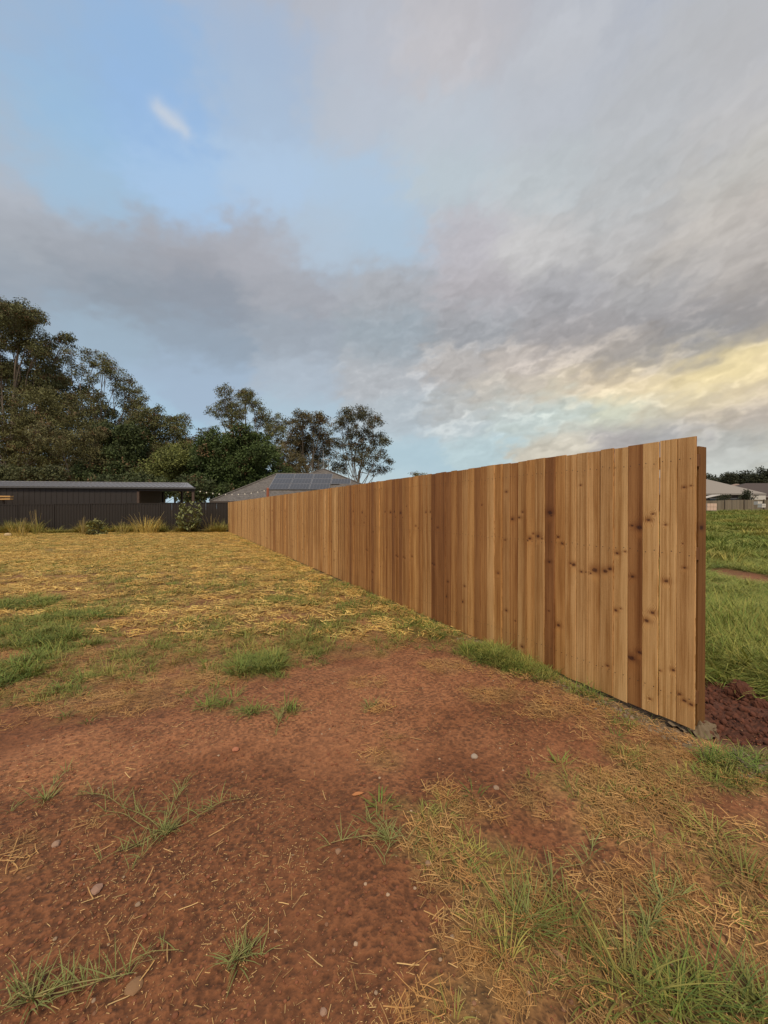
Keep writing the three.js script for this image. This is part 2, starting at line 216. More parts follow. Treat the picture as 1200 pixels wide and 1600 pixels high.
// ---------------------------------------------------------------- timber paling fence
const BW = 144, BH = 1024;                            // one board in an atlas of eight
function boardAtlas(seed, knotsOf) {
  const r = rng(seed), boards = [];
  for (let b = 0; b < 8; b++) boards.push({ u0: r() * 50, k: 26 + r() * 34, cat: r() * 0.9 - 0.2, heart: 0.01 + r() * 0.08, sv: 0.35 + r() * 0.75, hw: 0.012 + r() * 0.03, hs: r() < 0.55 ? 0.25 + r() * 0.45 : 0.08, knots: knotsOf(b, r) });
  return tex(BW * 8, BH, (i, j, c) => {
    const b = i / BW | 0, B = boards[b], u = (i - b * BW) / BW * 0.1, v = j / BH * 1.8, drift = (fbm(v * 0.9 + B.u0, 3.3, 3) - 0.5) * 0.07;
    let ring = (Math.abs(u - B.heart - drift) + B.cat * 0.03 * v) * B.k * 5 + (fbm(v * 2.2 + B.u0, u * 9, 2) - 0.5) * 1.3, core = 0, halo = 0, pale = 0;
    for (const [ku, kv, kr] of B.knots) {
      const du = u - ku, dv = v - kv; if (Math.abs(dv) > 0.25) continue;
      ring += 3.4 * Math.exp(-((du / (kr * 2)) ** 2) - ((dv / (kr * 4)) ** 2));
      const d = Math.hypot(du / kr, dv / (kr * 0.72)) * (1 + (fbm(u * 160 + kv * 9, v * 160, 3) - 0.5) * 0.9);
      core = Math.max(core, ss(1.15, 0.55, d)); halo = Math.max(halo, Math.exp(-((du / (kr * 2.4)) ** 2) - ((dv / (kr * (dv > 0 ? 1.9 : 1.3))) ** 2)));
      pale = Math.max(pale, Math.exp(-((du / (kr * 1.3)) ** 2) - (((dv + kr * 2.6) / (kr * 1.4)) ** 2)) * 0.6);
    }
    const t = ring - Math.floor(ring), late = ss(0.2, 0.9, t) * ss(1, 0.92, t);
    const grain = fbm(u * 900 + B.u0 * 9, v * 6, 3) - 0.5, streak = fbm(u * 130 + B.u0, v * 0.9 + 5, 3) - 0.5, blotch = fbm(u * 22 + B.u0, v * 2.6 + b * 7, 3) - 0.5;
    const heart = B.hs * Math.exp(-(((u - B.heart - drift * 0.5) / B.hw) ** 2));
    const fleck = vn(u * 1500, v * 60) > 0.86 ? 0.22 : 0;
    const k = clamp(late * 0.5 + 0.1 + grain * 0.7 + streak * B.sv + blotch * 0.5 + heart * 0.7 + fleck, 0, 1.25);
    let R = mix(0.915, 0.6, k), Gc = mix(0.762, 0.415, k), Bc = mix(0.548, 0.2, k);
    R = mix(R, 0.5, halo * 0.6); Gc = mix(Gc, 0.31, halo * 0.6); Bc = mix(Bc, 0.15, halo * 0.6);
    R = mix(R, 0.85, pale); Gc = mix(Gc, 0.66, pale); Bc = mix(Bc, 0.42, pale);
    const kc = core * clamp(0.62 + (vn(u * 500, v * 500) - 0.5) * 0.8);
    c[0] = mix(R, 0.24, kc); c[1] = mix(Gc, 0.115, kc); c[2] = mix(Bc, 0.055, kc);
  }, true, false);
}
const randKnots = (b, r) => { const o = [], n = r() * 2.4 | 0; for (let i = 0; i < n; i++) o.push([0.01 + r() * 0.08, 0.1 + r() * 1.6, 0.006 + r() * r() * 0.014]); if (r() < 0.22) { const v = 0.3 + r() * 1.2; o.push([0.03, v, 0.011], [0.07, v + 0.01, 0.010]); } return o; };
// knots of the boards at the near end, as the photograph has them: [across, up, radius]
const NEAR = [
  [[0.028, 1.50, 0.006], [0.062, 1.505, 0.007], [0.05, 1.0, 0.014], [0.055, 0.17, 0.014], [0.085, 0.175, 0.013], [0.02, 0.18, 0.008], [0.06, 1.11, 0.005]],
  [[0.07, 1.25, 0.014], [0.06, 0.91, 0.012], [0.02, 0.32, 0.013], [0.09, 0.29, 0.012]],
  [[0.03, 1.31, 0.012], [0.065, 1.31, 0.011], [0.03, 0.66, 0.012], [0.065, 0.64, 0.013], [0.05, 0.12, 0.006]],
  [[0.02, 1.25, 0.018], [0.065, 1.25, 0.013], [0.065, 0.86, 0.016], [0.025, 0.35, 0.016], [0.075, 0.34, 0.017]],
  [[0.04, 0.65, 0.010], [0.08, 0.65, 0.009], [0.07, 1.03, 0.012], [0.02, 1.03, 0.008]],
  [[0.06, 0.88, 0.017], [0.025, 0.9, 0.012], [0.04, 0.23, 0.008]],
  [[0.05, 0.885, 0.018], [0.085, 0.88, 0.009]],
  [[0.05, 0.89, 0.017], [0.02, 0.9, 0.010], [0.07, 1.55, 0.005]],
];
const NEAR2 = [
  [[0.05, 0.94, 0.016], [0.02, 0.95, 0.013]], [[0.03, 1.09, 0.015], [0.07, 1.09, 0.015], [0.06, 0.4, 0.014]],
  [[0.05, 1.32, 0.019], [0.03, 1.28, 0.012], [0.05, 0.9, 0.012], [0.06, 0.5, 0.012]], [[0.03, 1.1, 0.012], [0.07, 1.1, 0.014]], [[0.02, 1.11, 0.015], [0.06, 1.105, 0.013], [0.085, 1.1, 0.010]],
  [[0.05, 1.3, 0.018], [0.085, 1.3, 0.01], [0.05, 0.1, 0.014]], [[0.06, 1.29, 0.016], [0.03, 0.3, 0.012]], [[0.05, 1.5, 0.008], [0.06, 1.05, 0.010], [0.04, 0.4, 0.012]],
];
const q = rng(15);
const atlases = [boardAtlas(101, b => NEAR[b].map(([u, v, r]) => [u + (q() - 0.5) * 0.014, v + (q() - 0.5) * 0.07, r * (0.45 + q() * 0.85)])), boardAtlas(202, b => NEAR2[b].map(([u, v, r]) => [u + (q() - 0.5) * 0.014, v + (q() - 0.5) * 0.07, r * (0.45 + q() * 0.85)])), boardAtlas(303, randKnots), boardAtlas(404, randKnots)];
const TONES = [[1.0, 0.97, 0.9], [0.84, 0.77, 0.68], [0.72, 0.61, 0.49], [0.53, 0.39, 0.27], [0.86, 0.72, 0.54], [0.66, 0.51, 0.36], [0.97, 0.9, 0.81], [0.44, 0.3, 0.2]];
const palMat = atlases.map(a => TONES.map(t => new THREE.MeshStandardMaterial({ map: a, color: new THREE.Color().setRGB(...t), roughness: 0.72, bumpMap: a, bumpScale: 0.0012 })));
const PW = 0.099, PT = 0.016, PHT = 1.795;
const palingGeo = [];
for (let b = 0; b < 8; b++) {                          // chamfered board, local x = along the fence, origin at foot
  const e = 0.003, sh = new THREE.Shape(); const w = PW / 2, t = PT / 2;
  sh.moveTo(-w + e, -t); sh.lineTo(w - e, -t); sh.lineTo(w, -t + e); sh.lineTo(w, t - e); sh.lineTo(w - e, t); sh.lineTo(-w + e, t); sh.lineTo(-w, t - e); sh.lineTo(-w, -t + e); sh.closePath();
  const g = new THREE.ExtrudeGeometry(sh, { depth: PHT, bevelEnabled: false }); g.rotateX(-Math.PI / 2);
  const p = g.attributes.position, uv = g.attributes.uv;
  for (let i = 0; i < p.count; i++) uv.setXY(i, (b + clamp((p.getX(i) / PW + 0.5) * 0.98 + 0.01)) / 8, clamp(p.getY(i) / 1.8, 0.003, 0.997));
  palingGeo.push(g);
}
const fenceTurn = Math.atan2(0.8838, -0.468);            // local +x runs along the fence away from the camera
const fence = thing('timber_fence', 'new pine paling fence running back to the dark metal fence', 'fence', null, [N.x, 0, N.z], fenceTurn);
{
  const r = rng(9), nearTone = [1, 0, 0, 3, 0, 1, 6, 1, 6, 4, 7, 1, 4, 1, 5, 2, 4, 6, 5, 3, 4, 2, 3, 5];
  const count = Math.floor(FLEN / 0.1); let tone = 4;
  for (let k = 0; k < count; k++) {
    const x = 0.05 + k * 0.1; let at, b, t;
    if (k < 16) { at = k < 8 ? 0 : 1; b = k % 8; t = nearTone[k]; }
    else {
      at = 2 + (r() < 0.5 ? 0 : 1); b = r() * 8 | 0;
      if (r() < 0.6) { const q = r(), z = k / count; tone = z < 0.22 ? (q < 0.3 ? 4 : q < 0.55 ? 5 : q < 0.75 ? 2 : q < 0.88 ? 3 : 7) : z < 0.5 ? (q < 0.3 ? 4 : q < 0.4 ? 2 : q < 0.7 ? 1 : q < 0.8 ? 5 : 6) : (q < 0.2 ? 1 : q < 0.45 ? 6 : q < 0.55 ? 2 : 0); }
      t = tone;
      if (k < 24) t = nearTone[k];
    }
    const m = part('paling', palingGeo[b], palMat[at][t], fence);
    const px = x + (k === 2 ? 0.004 : 0) + (r() - 0.5) * 0.0012, gx = N.x + DX * px, gz = N.z + DZ * px;
    const proud = (k === 2 || k === 4 || (k > 4 && r() < 0.3)) ? 0.004 : 0;
    m.position.set(px, 0.004 + (r() - 0.5) * 0.01, proud + (r() - 0.5) * 0.004 - 0.008);
    m.rotation.set((r() - 0.5) * 0.004, (r() - 0.5) * 0.06, (r() - 0.5) * 0.0025);
    if (k < 2) m.position.y += 0.004; if (k > 16 && r() < 0.5) m.scale.x = r() < 0.5 ? 1 : 0.96;
  }
  // local z: which way is the back? the camera side is the one that faces it
  const rm = new THREE.MeshStandardMaterial({ map: atlases[2], color: new THREE.Color().setRGB(0.26, 0.17, 0.1), roughness: 0.8 }), pm = new THREE.MeshStandardMaterial({ map: atlases[3], color: new THREE.Color().setRGB(0.32, 0.235, 0.13), roughness: 0.85 });
  const back = new THREE.Vector3(0, 0, 1).applyAxisAngle(new THREE.Vector3(0, 1, 0), fenceTurn).dot(new THREE.Vector3(0.8838, 0, -0.468)) > 0 ? 1 : -1;
  fence.userData.back = back;
  for (const m of fence.children) m.position.z = -back * (m.position.z + 0.008);       // palings proud of the rails on the camera side
  const woodBar = (w, h, d, vert) => { const g = new THREE.BoxGeometry(w, h, d), p = g.attributes.position, uv = g.attributes.uv, n = g.attributes.normal; for (let i = 0; i < p.count; i++) { const a = vert ? p.getY(i) / 1.9 + 0.5 : p.getX(i) / 26 + 0.5, c = Math.abs(n.getZ(i)) > 0.5 ? (vert ? p.getX(i) : p.getY(i)) : p.getZ(i); uv.setXY(i, (3 + clamp(c / 0.13 + 0.5, 0.02, 0.98)) / 8, clamp(a, 0.01, 0.99)); } return g; };
  for (const y of [1.665, 1.085, 0.19]) for (let a = 0; a < FLEN; a += 4.8) { const L = Math.min(4.8, FLEN - a) - 0.004; part('rail', woodBar(L, 0.075, 0.07), rm, fence).position.set(a + 0.012 + L / 2, y, back * (0.035 + 0.0095)); }
  for (let a = 0.058; a < FLEN; a += 2.4) part('post', woodBar(0.075, 1.9, 0.095, true), pm, fence).position.set(a, 1.755 - 0.95, back * (0.0805 + 0.0475));
  // nail heads: two at each rail on every board
  const ng = new THREE.CylinderGeometry(0.0034, 0.0034, 0.002, 6); ng.rotateX(Math.PI / 2); const ngs = [];
  for (let k = 0; k < 60; k++) for (const y of [1.665, 1.085, 0.19]) for (const o of [-0.027, 0.027]) { const g = ng.clone(); g.translate(0.05 + k * 0.1 + o + (r() - 0.5) * 0.008, y + (r() - 0.5) * 0.02, -back * 0.0215); ngs.push(g); }
  const nails = part('nail_heads', mergeGeometries(ngs), mat(0.05, 0.03, 0.02, 0.5), fence); nails.userData.kind = 'stuff';
}

// ---------------------------------------------------------------- grass, straw and stones on the ground
function blades(r, n, o) {                                // a tuft: n curved tapered blades
  const pos = [], idx = [];
  for (let k = 0; k < n; k++) {
    const a = r() * 6.283, br = Math.sqrt(r()) * o.base, L = o.len * (0.55 + r() * 0.6), w = o.wid * (0.7 + r() * 0.6), lean = o.lean * (0.3 + r()), bend = o.bend * (0.4 + r() * 0.9), seg = o.seg || 4;
    let x = Math.cos(a) * br, z = Math.sin(a) * br, y = -0.006, th = Math.PI / 2 - lean; const a2 = a + (r() - 0.5) * 1.2, ca = Math.cos(a2), sa = Math.sin(a2), tw = a2 + Math.PI / 2 + (r() - 0.5) * 1.4, tx = Math.cos(tw), tz = Math.sin(tw), s0 = pos.length / 3;
    for (let i = 0; i <= seg; i++) {
      const t = i / seg, ww = w * (i === seg ? 0.08 : (1 - t * t * 0.75)) * (i === 0 ? 0.75 : 1);
      pos.push(x - tx * ww / 2, y, z - tz * ww / 2, x + tx * ww / 2, y, z + tz * ww / 2);
      const d = L / seg; x += ca * Math.cos(th) * d; z += sa * Math.cos(th) * d; y = Math.max(y + Math.sin(th) * d, o.floor ?? 0.004); th -= bend / seg;
      if (i < seg) { const p = s0 + i * 2; idx.push(p, p + 1, p + 2, p + 2, p + 1, p + 3); }
    }
  }
  const g = new THREE.BufferGeometry(); g.setAttribute('position', new THREE.Float32BufferAttribute(pos, 3)); g.setIndex(idx); g.computeVertexNormals(); return g;
}
function straws(r, n, o) {                                // dead stems lying criss-cross
  const pos = [], idx = [];
  for (let k = 0; k < n; k++) {
    const a = r() * 6.283, L = o.len * (0.3 + r() * r() * 1.1), w = o.wid * (0.6 + r() * 0.8), cx = (r() - 0.5) * o.spread, cz = (r() - 0.5) * o.spread, y0 = 0.003 + r() * o.thick, tilt = (r() - 0.5) * o.tilt, cu = (r() - 0.5) * (o.cu ?? 1.3), s0 = pos.length / 3;
    let th = a, x = cx - Math.cos(a) * L / 2, z = cz - Math.sin(a) * L / 2, y = y0 - tilt * L / 2;
    for (let i = 0; i <= 3; i++) { const tx = -Math.sin(th), tz = Math.cos(th); pos.push(x - tx * w / 2, y, z - tz * w / 2, x + tx * w / 2, y + w * 0.4, z + tz * w / 2); x += Math.cos(th) * L / 3; z += Math.sin(th) * L / 3; y = Math.max(0.001, y + tilt * L / 3 + (i === 1 ? L * 0.03 : 0)); th += cu / 3; if (i < 3) { const p = s0 + i * 2; idx.push(p, p + 1, p + 2, p + 2, p + 1, p + 3); } }
  }
  const g = new THREE.BufferGeometry(); g.setAttribute('position', new THREE.Float32BufferAttribute(pos, 3)); g.setIndex(idx); g.computeVertexNormals(); return g;
}
function stoneGeo(seed, flat = 0.6) {
  const g = new THREE.IcosahedronGeometry(1, 1), p = g.attributes.position, r = rng(seed), ph = r() * 20;
  for (let i = 0; i < p.count; i++) { const x = p.getX(i), y = p.getY(i), z = p.getZ(i), k = 0.75 + 0.5 * fbm(x * 1.3 + ph, y * 1.3 + z * 1.7 + ph, 2); p.setXYZ(i, x * k, y * k * flat, z * k); }
  g.computeVertexNormals(); return g;
}
class Field {                                             // collects places for one instanced kind
  constructor(geo, m) { this.geo = geo; this.m = m; this.mats = []; this.cols = []; }
  add(x, y, z, ry, s, c, sy = s, tx = 0, tz = 0) { const e = new THREE.Matrix4().compose(new THREE.Vector3(x, y, z), new THREE.Quaternion().setFromEuler(new THREE.Euler(tx, ry, tz)), new THREE.Vector3(s, sy, s)); this.mats.push(e); this.cols.push(c); }
  build(name, parent, label, category) {
    if (!this.mats.length) return null;
    const o = new THREE.InstancedMesh(this.geo, this.m, this.mats.length), c = new THREE.Color();
    this.mats.forEach((e, i) => { o.setMatrixAt(i, e); o.setColorAt(i, c.setRGB(...this.cols[i])); });
    o.userData.kind = 'stuff';
    if (parent) { o.name = name; parent.add(o); } else { top(o, name); tag(o, label, category); }
    return o;
  }
}
const leafMat = () => new THREE.MeshStandardMaterial({ color: 0xffffff, roughness: 0.75, side: THREE.DoubleSide });
const greenCol = (r, dry) => { const v = 0.75 + r() * 0.6, d = clamp(dry + (r() - 0.5) * 0.4); return [mix(0.125, 0.52, d) * v, mix(0.19, 0.36, d) * v, mix(0.03, 0.1, d) * v]; };
const strawCol = r => { const v = 0.65 + r() * 0.65, k = r(); return [mix(0.62, 0.48, k) * v, mix(0.42, 0.28, k) * v, mix(0.18, 0.1, k) * v]; };
{
  const r = rng(31);
  const shortG = [0, 1, 2].map(i => new Field(blades(rng(60 + i), 16, { base: 0.035, len: 0.085, wid: 0.0042, lean: 0.9, bend: 1.1, seg: 3 }), leafMat()));
  const midG = [0, 1].map(i => new Field(blades(rng(70 + i), 22, { base: 0.045, len: 0.14, wid: 0.0048, lean: 0.75, bend: 1.3, seg: 4 }), leafMat()));
  const strawF = [0, 1, 2].map(i => new Field(straws(rng(80 + i), 34, { len: 0.085, wid: 0.0017, spread: 0.11, thick: 0.018, tilt: 0.45 }), leafMat()));
  const farStraw = [0, 1].map(i => new Field(straws(rng(90 + i), 34, { len: 0.14, wid: 0.006, spread: 0.2, thick: 0.025, tilt: 0.45 }), leafMat()));
  const farG = [0, 1].map(i => new Field(blades(rng(95 + i), 22, { base: 0.09, len: 0.085, wid: 0.0075, lean: 0.9, bend: 1.0, seg: 2 }), leafMat()));
  const pick = a => a[r() * a.length | 0];
  // near ground
  for (let z = -0.45; z > -7.2; z -= 0.034) for (let x = -7.2; x < 3.8; x += 0.034) {
    const X = x + (r() - 0.5) * 0.04, zz = z + (r() - 0.5) * 0.04, Z = -zz; if (Math.abs(X) > Z * 1.12 + 0.9) continue;
    const s = side(X, zz), l = along(X, zz); if (s > 0.06 && l > -0.3) continue; if (Math.abs(s) < 0.045 && l > -0.02) continue;
    const [g, st] = cover(X, zz), y = height(X, zz), q = r();
    const thin = 1 / (1 + ss(3, 7, Z) * 1.6);
    if (q < g * 0.62 * thin) { (r() < 0.3 * g ? pick(midG) : pick(shortG)).add(X, y, zz, r() * 6.28, 0.6 + r() * 0.6, greenCol(r, 0.1 + st * 0.3), (0.6 + r() * 0.6)); }
    else if (q < (g * 0.62 + st * 0.34) * thin) pick(strawF).add(X, y, zz, r() * 6.28, 0.6 + r() * 0.7, strawCol(r).map((v, i) => v * [0.84, 0.74, 0.64][i]));
  }
  // the paddock towards the dark fence
  for (let z = -4.2; z > -24.6; z -= 0.085) for (let x = -26; x < 1; x += 0.085) {
    const X = x + (r() - 0.5) * 0.1, zz = z + (r() - 0.5) * 0.1, Z = -zz; if (X < -Z * 1.06 - 1.2) continue;
    const s = side(X, zz); if (s > -0.06) continue;
    if (Z > 12 && r() < 0.3) continue;
    const [g, st] = cover(X, zz), y = height(X, zz), q = r(), k = ss(6, 14, Z);
    if (q < g * 0.55) pick(farG).add(X, y, zz, r() * 6.28, 0.7 + r() * 0.6, greenCol(r, mix(0.12, 0.42, k)), 0.6 + r() * 0.7);
    else if (q < g * 0.55 + st * 0.62) { if (r() < 0.56) pick(farStraw).add(X, y, zz, r() * 6.28, 0.7 + r() * 0.6, strawCol(r).map((v, i) => v * [1.18, 1.24, 0.9][i])); else pick(farG).add(X, y, zz, r() * 6.28, 0.7 + r() * 0.5, greenCol(r, 0.4 + r() * 0.35).map(q => q * 1.15), 0.5 + r() * 0.6); }
  }
  // the lushest patches
  for (const e of [0, 1, 2, 5, 11, 12].map(k => GREEN[k]).concat(GREEN.filter(e => e[4] === 1).slice(1))) for (let i = 0, n = Math.min(420, e[2] * e[3] * 520); i < n; i++) { const a = r() * 6.283, q = Math.sqrt(r()) * 0.95, X = e[0] + Math.cos(a) * q * e[2], zz = e[1] + Math.sin(a) * q * e[3]; if (side(X, zz) > -0.06 || fbm(X * 2.6, zz * 2.6 + 5, 3) < 0.36 + q * 0.16) continue; pick(midG).add(X, height(X, zz), zz, r() * 6.28, 0.8 + r() * 0.6, greenCol(r, 0.04 + 0.2 * r()), 0.6 + r() * 0.6); }
  // loose straws and chaff lying on the bare earth
  const loose = [0, 1].map(i => new Field(straws(rng(110 + i), 2, { len: 0.05, wid: 0.0015, spread: 0.14, thick: 0.004, tilt: 0.12, cu: 0.5 }), leafMat()));
  const chaff = new Field(straws(rng(115), 12, { len: 0.0085, wid: 0.0012, spread: 0.14, thick: 0.003, tilt: 0.3 }), leafMat());
  for (let i = 0; i < 6000; i++) { const Z = 0.6 + Math.pow(r(), 1.5) * 5, X = -Z * 1.1 + r() * (Z * 2.1), zz = -Z; if (side(X, zz) > 0 && along(X, zz) > -0.1) continue; if (fbm(X * 2.3 + 7, zz * 2.3, 3) < 0.36 + r() * 0.28) continue; const c = strawCol(r); (r() < 0.3 ? pick(loose) : chaff).add(X, height(X, zz) + 0.002, zz, r() * 6.28, 0.6 + r() * 0.9, c); }
  // tall grass in the near corner
  const tallG = [0, 1, 2].map(i => new Field(blades(rng(120 + i), 14, { base: 0.05, len: 0.3, wid: 0.0048, lean: 0.75, bend: 0.9, seg: 6 }), leafMat()));
  for (let i = 0; i < 520; i++) { const X = 0.15 + r() * 1.35, Z = 0.72 + r() * 0.55, k = patch(GREEN, X, -Z, (fbm(X * 5, Z * 5, 2) - 0.5)); if (r() > k * 0.5) continue; pick(tallG).add(X, height(X, -Z), -Z, r() * 6.28, 0.5 + r() * 0.5, greenCol(r, 0.05 + 0.3 * r()).map(q => q * 0.8), 0.3 + r() * 0.4); }
  // the paddock behind the fence
  const rank = [0, 1, 2].map(i => new Field(blades(rng(130 + i), 22, { base: 0.08, len: 0.42, wid: 0.0075, lean: 0.55, bend: 1.5, seg: 5 }), leafMat()));
  const rankFar = new Field(blades(rng(140), 26, { base: 0.25, len: 0.5, wid: 0.02, lean: 0.5, bend: 1.1, seg: 3 }), leafMat());
  for (let i = 0; i < 60000; i++) {
    const Z = 2.2 + Math.pow(r(), 1.7) * 44, X = Z * (0.42 + r() * 0.85), zz = -Z, s = side(X, zz), l = along(X, zz); if (s < 0.3 || l < -0.3 || X > 62) continue;
    if (X < Z * 0.72 && r() < 0.75) continue;
    const [g, , bare] = cover(X, zz); if (r() > g * 1.1 || (bare > 0.3)) continue;
    const y = height(X, zz), q = ss(9, 18, Z), tall = ss(0.9, 1.6, s) * mix(0.75, 1, fbm(X, zz, 2)), low = ss(5, 6.5, Z) * ss(10.5, 8.5, Z) ? 0.55 : 1;
    if (r() > q) { if (r() < 0.8) pick(rank).add(X, y, zz, r() * 6.28, 0.5 + r() * 0.6, greenCol(r, 0.1 + r() * 0.2).map(q => q * 1.25), (0.4 + r() * 0.55) * (0.45 + 0.6 * tall) * low); } else { const pn = fbm(X * 0.35 + 3, zz * 0.35, 3), rough = fbm(X * 1.3, zz * 1.3 + 30, 3); rankFar.add(X, y, zz, r() * 6.28, 0.6 + r() * 0.8, greenCol(r, 0.12 + clamp((pn - 0.35) * 1.3) * 0.6).map(q => q * 1.15), clamp(rough * 2.4 - 0.6, 0.2, 1.4) * (0.5 + r() * 0.5)); }
  }
  shortG.forEach(f => f.build('short_grass', null, 'short green grass in patches on the red earth', 'grass'));
  midG.forEach(f => f.build('grass_clumps', null, 'longer green grass clumps among the short grass', 'grass'));
  strawF.forEach(f => f.build('dry_straw', null, 'dry straw thatch lying on the red earth', 'straw'));
  farStraw.forEach(f => f.build('mown_straw', null, 'yellow mown straw covering the paddock before the dark fence', 'straw'));
  farG.forEach(f => f.build('paddock_grass', null, 'short yellow green grass across the mown paddock', 'grass'));
  loose.forEach(f => f.build('loose_straw', null, 'single straw stems scattered over bare red earth', 'straw'));
  chaff.build('chaff', null, 'fine pale chaff scattered over bare red earth', 'chaff');
  tallG.forEach(f => f.build('tall_grass', null, 'tall green grass blades growing through the straw', 'grass'));
  rank.forEach(f => f.build('rank_grass', null, 'long lush green grass behind the timber fence', 'grass'));
  rankFar.build('far_grass', null, 'green grass of the far paddock behind the timber fence', 'grass');

  // gravel and crumbs of earth
  const grit = [1, 2].map(i => new Field(stoneGeo(i), mat(1, 1, 1, 0.9))), crumb = [3, 4].map(i => new Field(stoneGeo(i, 0.75), mat(1, 1, 1, 1)));
  for (let i = 0; i < 5200; i++) { const Z = 0.55 + Math.pow(r(), 1.2) * 5, X = -Z * 1.1 + r() * Z * 2.1, zz = -Z; if (side(X, zz) > 0.0 && along(X, zz) > -0.1) continue; const s = 0.0012 + 0.006 * Math.pow(r(), 9), v = 0.5 + r() * 0.5; pick(grit).add(X, height(X, zz) + s * 0.2, zz, r() * 6, s, r() < 0.45 ? [0.5 * v, 0.35 * v, 0.23 * v] : [0.36 * v, 0.18 * v, 0.1 * v]); }
  for (let i = 0; i < 9000; i++) { const Z = 0.55 + r() * 3.6, X = -Z * 1.1 + r() * Z * 2.1, zz = -Z; if (side(X, zz) > 0.0 && along(X, zz) > -0.1) continue; const s = 0.002 + 0.007 * Math.pow(r(), 4), v = 0.7 + r() * 0.5; pick(crumb).add(X, height(X, zz) + s * 0.1, zz, r() * 6, s, [0.24 * v, 0.09 * v, 0.045 * v]); }
  for (let i = 0; i < 5200; i++) { const l = -0.75 + r() * 1.4, s = 0.13 + r() * 1.1, X = N.x + DX * l + 0.8838 * s, zz = N.z + DZ * l - 0.468 * s; const [, , b] = cover(X, zz); if (r() > b) continue; const k = 0.003 + 0.02 * Math.pow(r(), 5), v = 0.6 + r() * 0.6; pick(crumb).add(X, height(X, zz) + k * 0.2, zz, r() * 6, k, [0.12 * v, 0.043 * v, 0.025 * v], k, r(), r()); }
  const cem = new Field(stoneGeo(7), mat(1, 1, 1, 0.95));
  for (let i = 0; i < 1300; i++) { const l = -0.35 + Math.pow(r(), 1.5) * 2.4, s = -0.02 - Math.abs(r() + r() - 1) * 0.26, X = N.x + DX * l + 0.8838 * s, zz = N.z + DZ * l - 0.468 * s, k = 0.003 + 0.011 * Math.pow(r(), 3), v = 0.55 + r() * 0.5; cem.add(X, height(X, zz) + k * 0.15, zz, r() * 6, k, [0.26 * v, 0.2 * v, 0.135 * v], k, r() * 0.5, r() * 0.5); }
  grit.forEach(f => f.build('gravel', null, 'fine pale gravel scattered over the red earth', 'gravel'));
  crumb.forEach(f => f.build('earth_crumbs', null, 'small crumbs of dark red earth', 'earth'));
  cem.build('cement_crumbs', null, 'grey cement crumbs spilt along the foot of the fence', 'cement');
}

// single plants, stones and leaves that stand out on the bare earth
const tuftMat = c => new THREE.MeshStandardMaterial({ color: new THREE.Color().setRGB(...c), roughness: 0.75, side: THREE.DoubleSide });
function runnerPlant(seed, px, py, arms, label, name = 'grass_runner') {       // creeping grass: stems along the ground, blades at the nodes. arms: pixels on the ground
  const r = rng(seed), [x0, z0] = G(px, py), base = new THREE.Vector3(x0, height(x0, z0), z0);
  const t = thing(name, label, 'grass', 'creeping grass plants on bare earth', base.toArray()), stems = [], leaves = [];
  for (const [ax, ay] of arms) {
    const [x1, z1] = G(ax, ay), L = Math.hypot(x1 - x0, z1 - z0), pts = [];
    for (let i = 0; i <= 4; i++) { const k = i / 4, x = mix(x0, x1, k) + (r() - 0.5) * L * 0.1, z = mix(z0, z1, k) + (r() - 0.5) * L * 0.1; pts.push(new THREE.Vector3(x - x0, height(x, z) - base.y + 0.008 + 0.03 * Math.sin(k * 3.1) * r(), z - z0)); }
    stems.push(tube(pts, 0.0022, 0.0012, 10, 4));
    const c = new THREE.CatmullRomCurve3(pts), nn = Math.max(3, Math.round(L / 0.045));
    for (let i = 0; i <= nn; i++) { const p = c.getPoint(clamp(i / nn + (r() - 0.5) * 0.05)), g = blades(r, 3 + (r() * 4 | 0), { base: 0.008, len: 0.045 + r() * 0.06, wid: 0.0031, lean: 0.9, bend: 0.7, seg: 3 }); g.rotateY(r() * 6.28); g.translate(p.x, p.y, p.z); leaves.push(g); }
  }
  const g = blades(r, 12, { base: 0.02, len: 0.1, wid: 0.0036, lean: 0.9, bend: 0.8, seg: 4 }); leaves.push(g);
  part('leaf_blades', mergeGeometries(leaves), tuftMat([0.23, 0.25, 0.075]), t); part('stem', mergeGeometries(stems), tuftMat([0.3, 0.27, 0.1]), t);
}
runnerPlant(1, 255, 1300, [[165, 1270], [120, 1240], [375, 1250], [330, 1262], [195, 1330], [150, 1345], [200, 1365], [285, 1225]], 'largest sprawling green grass runner alone on the bare red earth');
runnerPlant(2, 45, 1565, [[0, 1580], [120, 1530], [200, 1522], [270, 1490], [60, 1520], [20, 1540]], 'long grass runner reaching past a flat brown stone');
runnerPlant(3, 370, 1500, [[395, 1480], [352, 1512], [405, 1495]], 'small tight grass tuft on the bare red earth', 'grass_tuft');
runnerPlant(4, 610, 1320, [[515, 1322], [600, 1365], [648, 1328], [590, 1280], [570, 1292]], 'thin grass runner creeping out below the orange leaf');
runnerPlant(5, 70, 1245, [[10, 1268], [110, 1205], [62, 1258]], 'sparse grass sprig with a long straw stem');
runnerPlant(6, 1018, 1445, [[1045, 1400], [1075, 1385], [1010, 1480], [990, 1505], [1040, 1360], [960, 1520]], 'branching pale grass runner over the straw near tall grass');
runnerPlant(7, 820, 1445, [[860, 1370], [800, 1420], [840, 1455], [930, 1325], [800, 1345]], 'pale grass runner arching over straw and red earth');
runnerPlant(8, 435, 1125, [[430, 1150], [450, 1105], [420, 1110]], 'little grass tuft at the edge of the creeping grass', 'grass_tuft');
runnerPlant(9, 578, 1103, [[590, 1098], [570, 1110]], 'little grass tuft with dry straw around it', 'grass_tuft');
runnerPlant(10, 1180, 1560, [[1150, 1500], [1165, 1530], [1195, 1590]], 'pale branching stem beside the tall green grass');
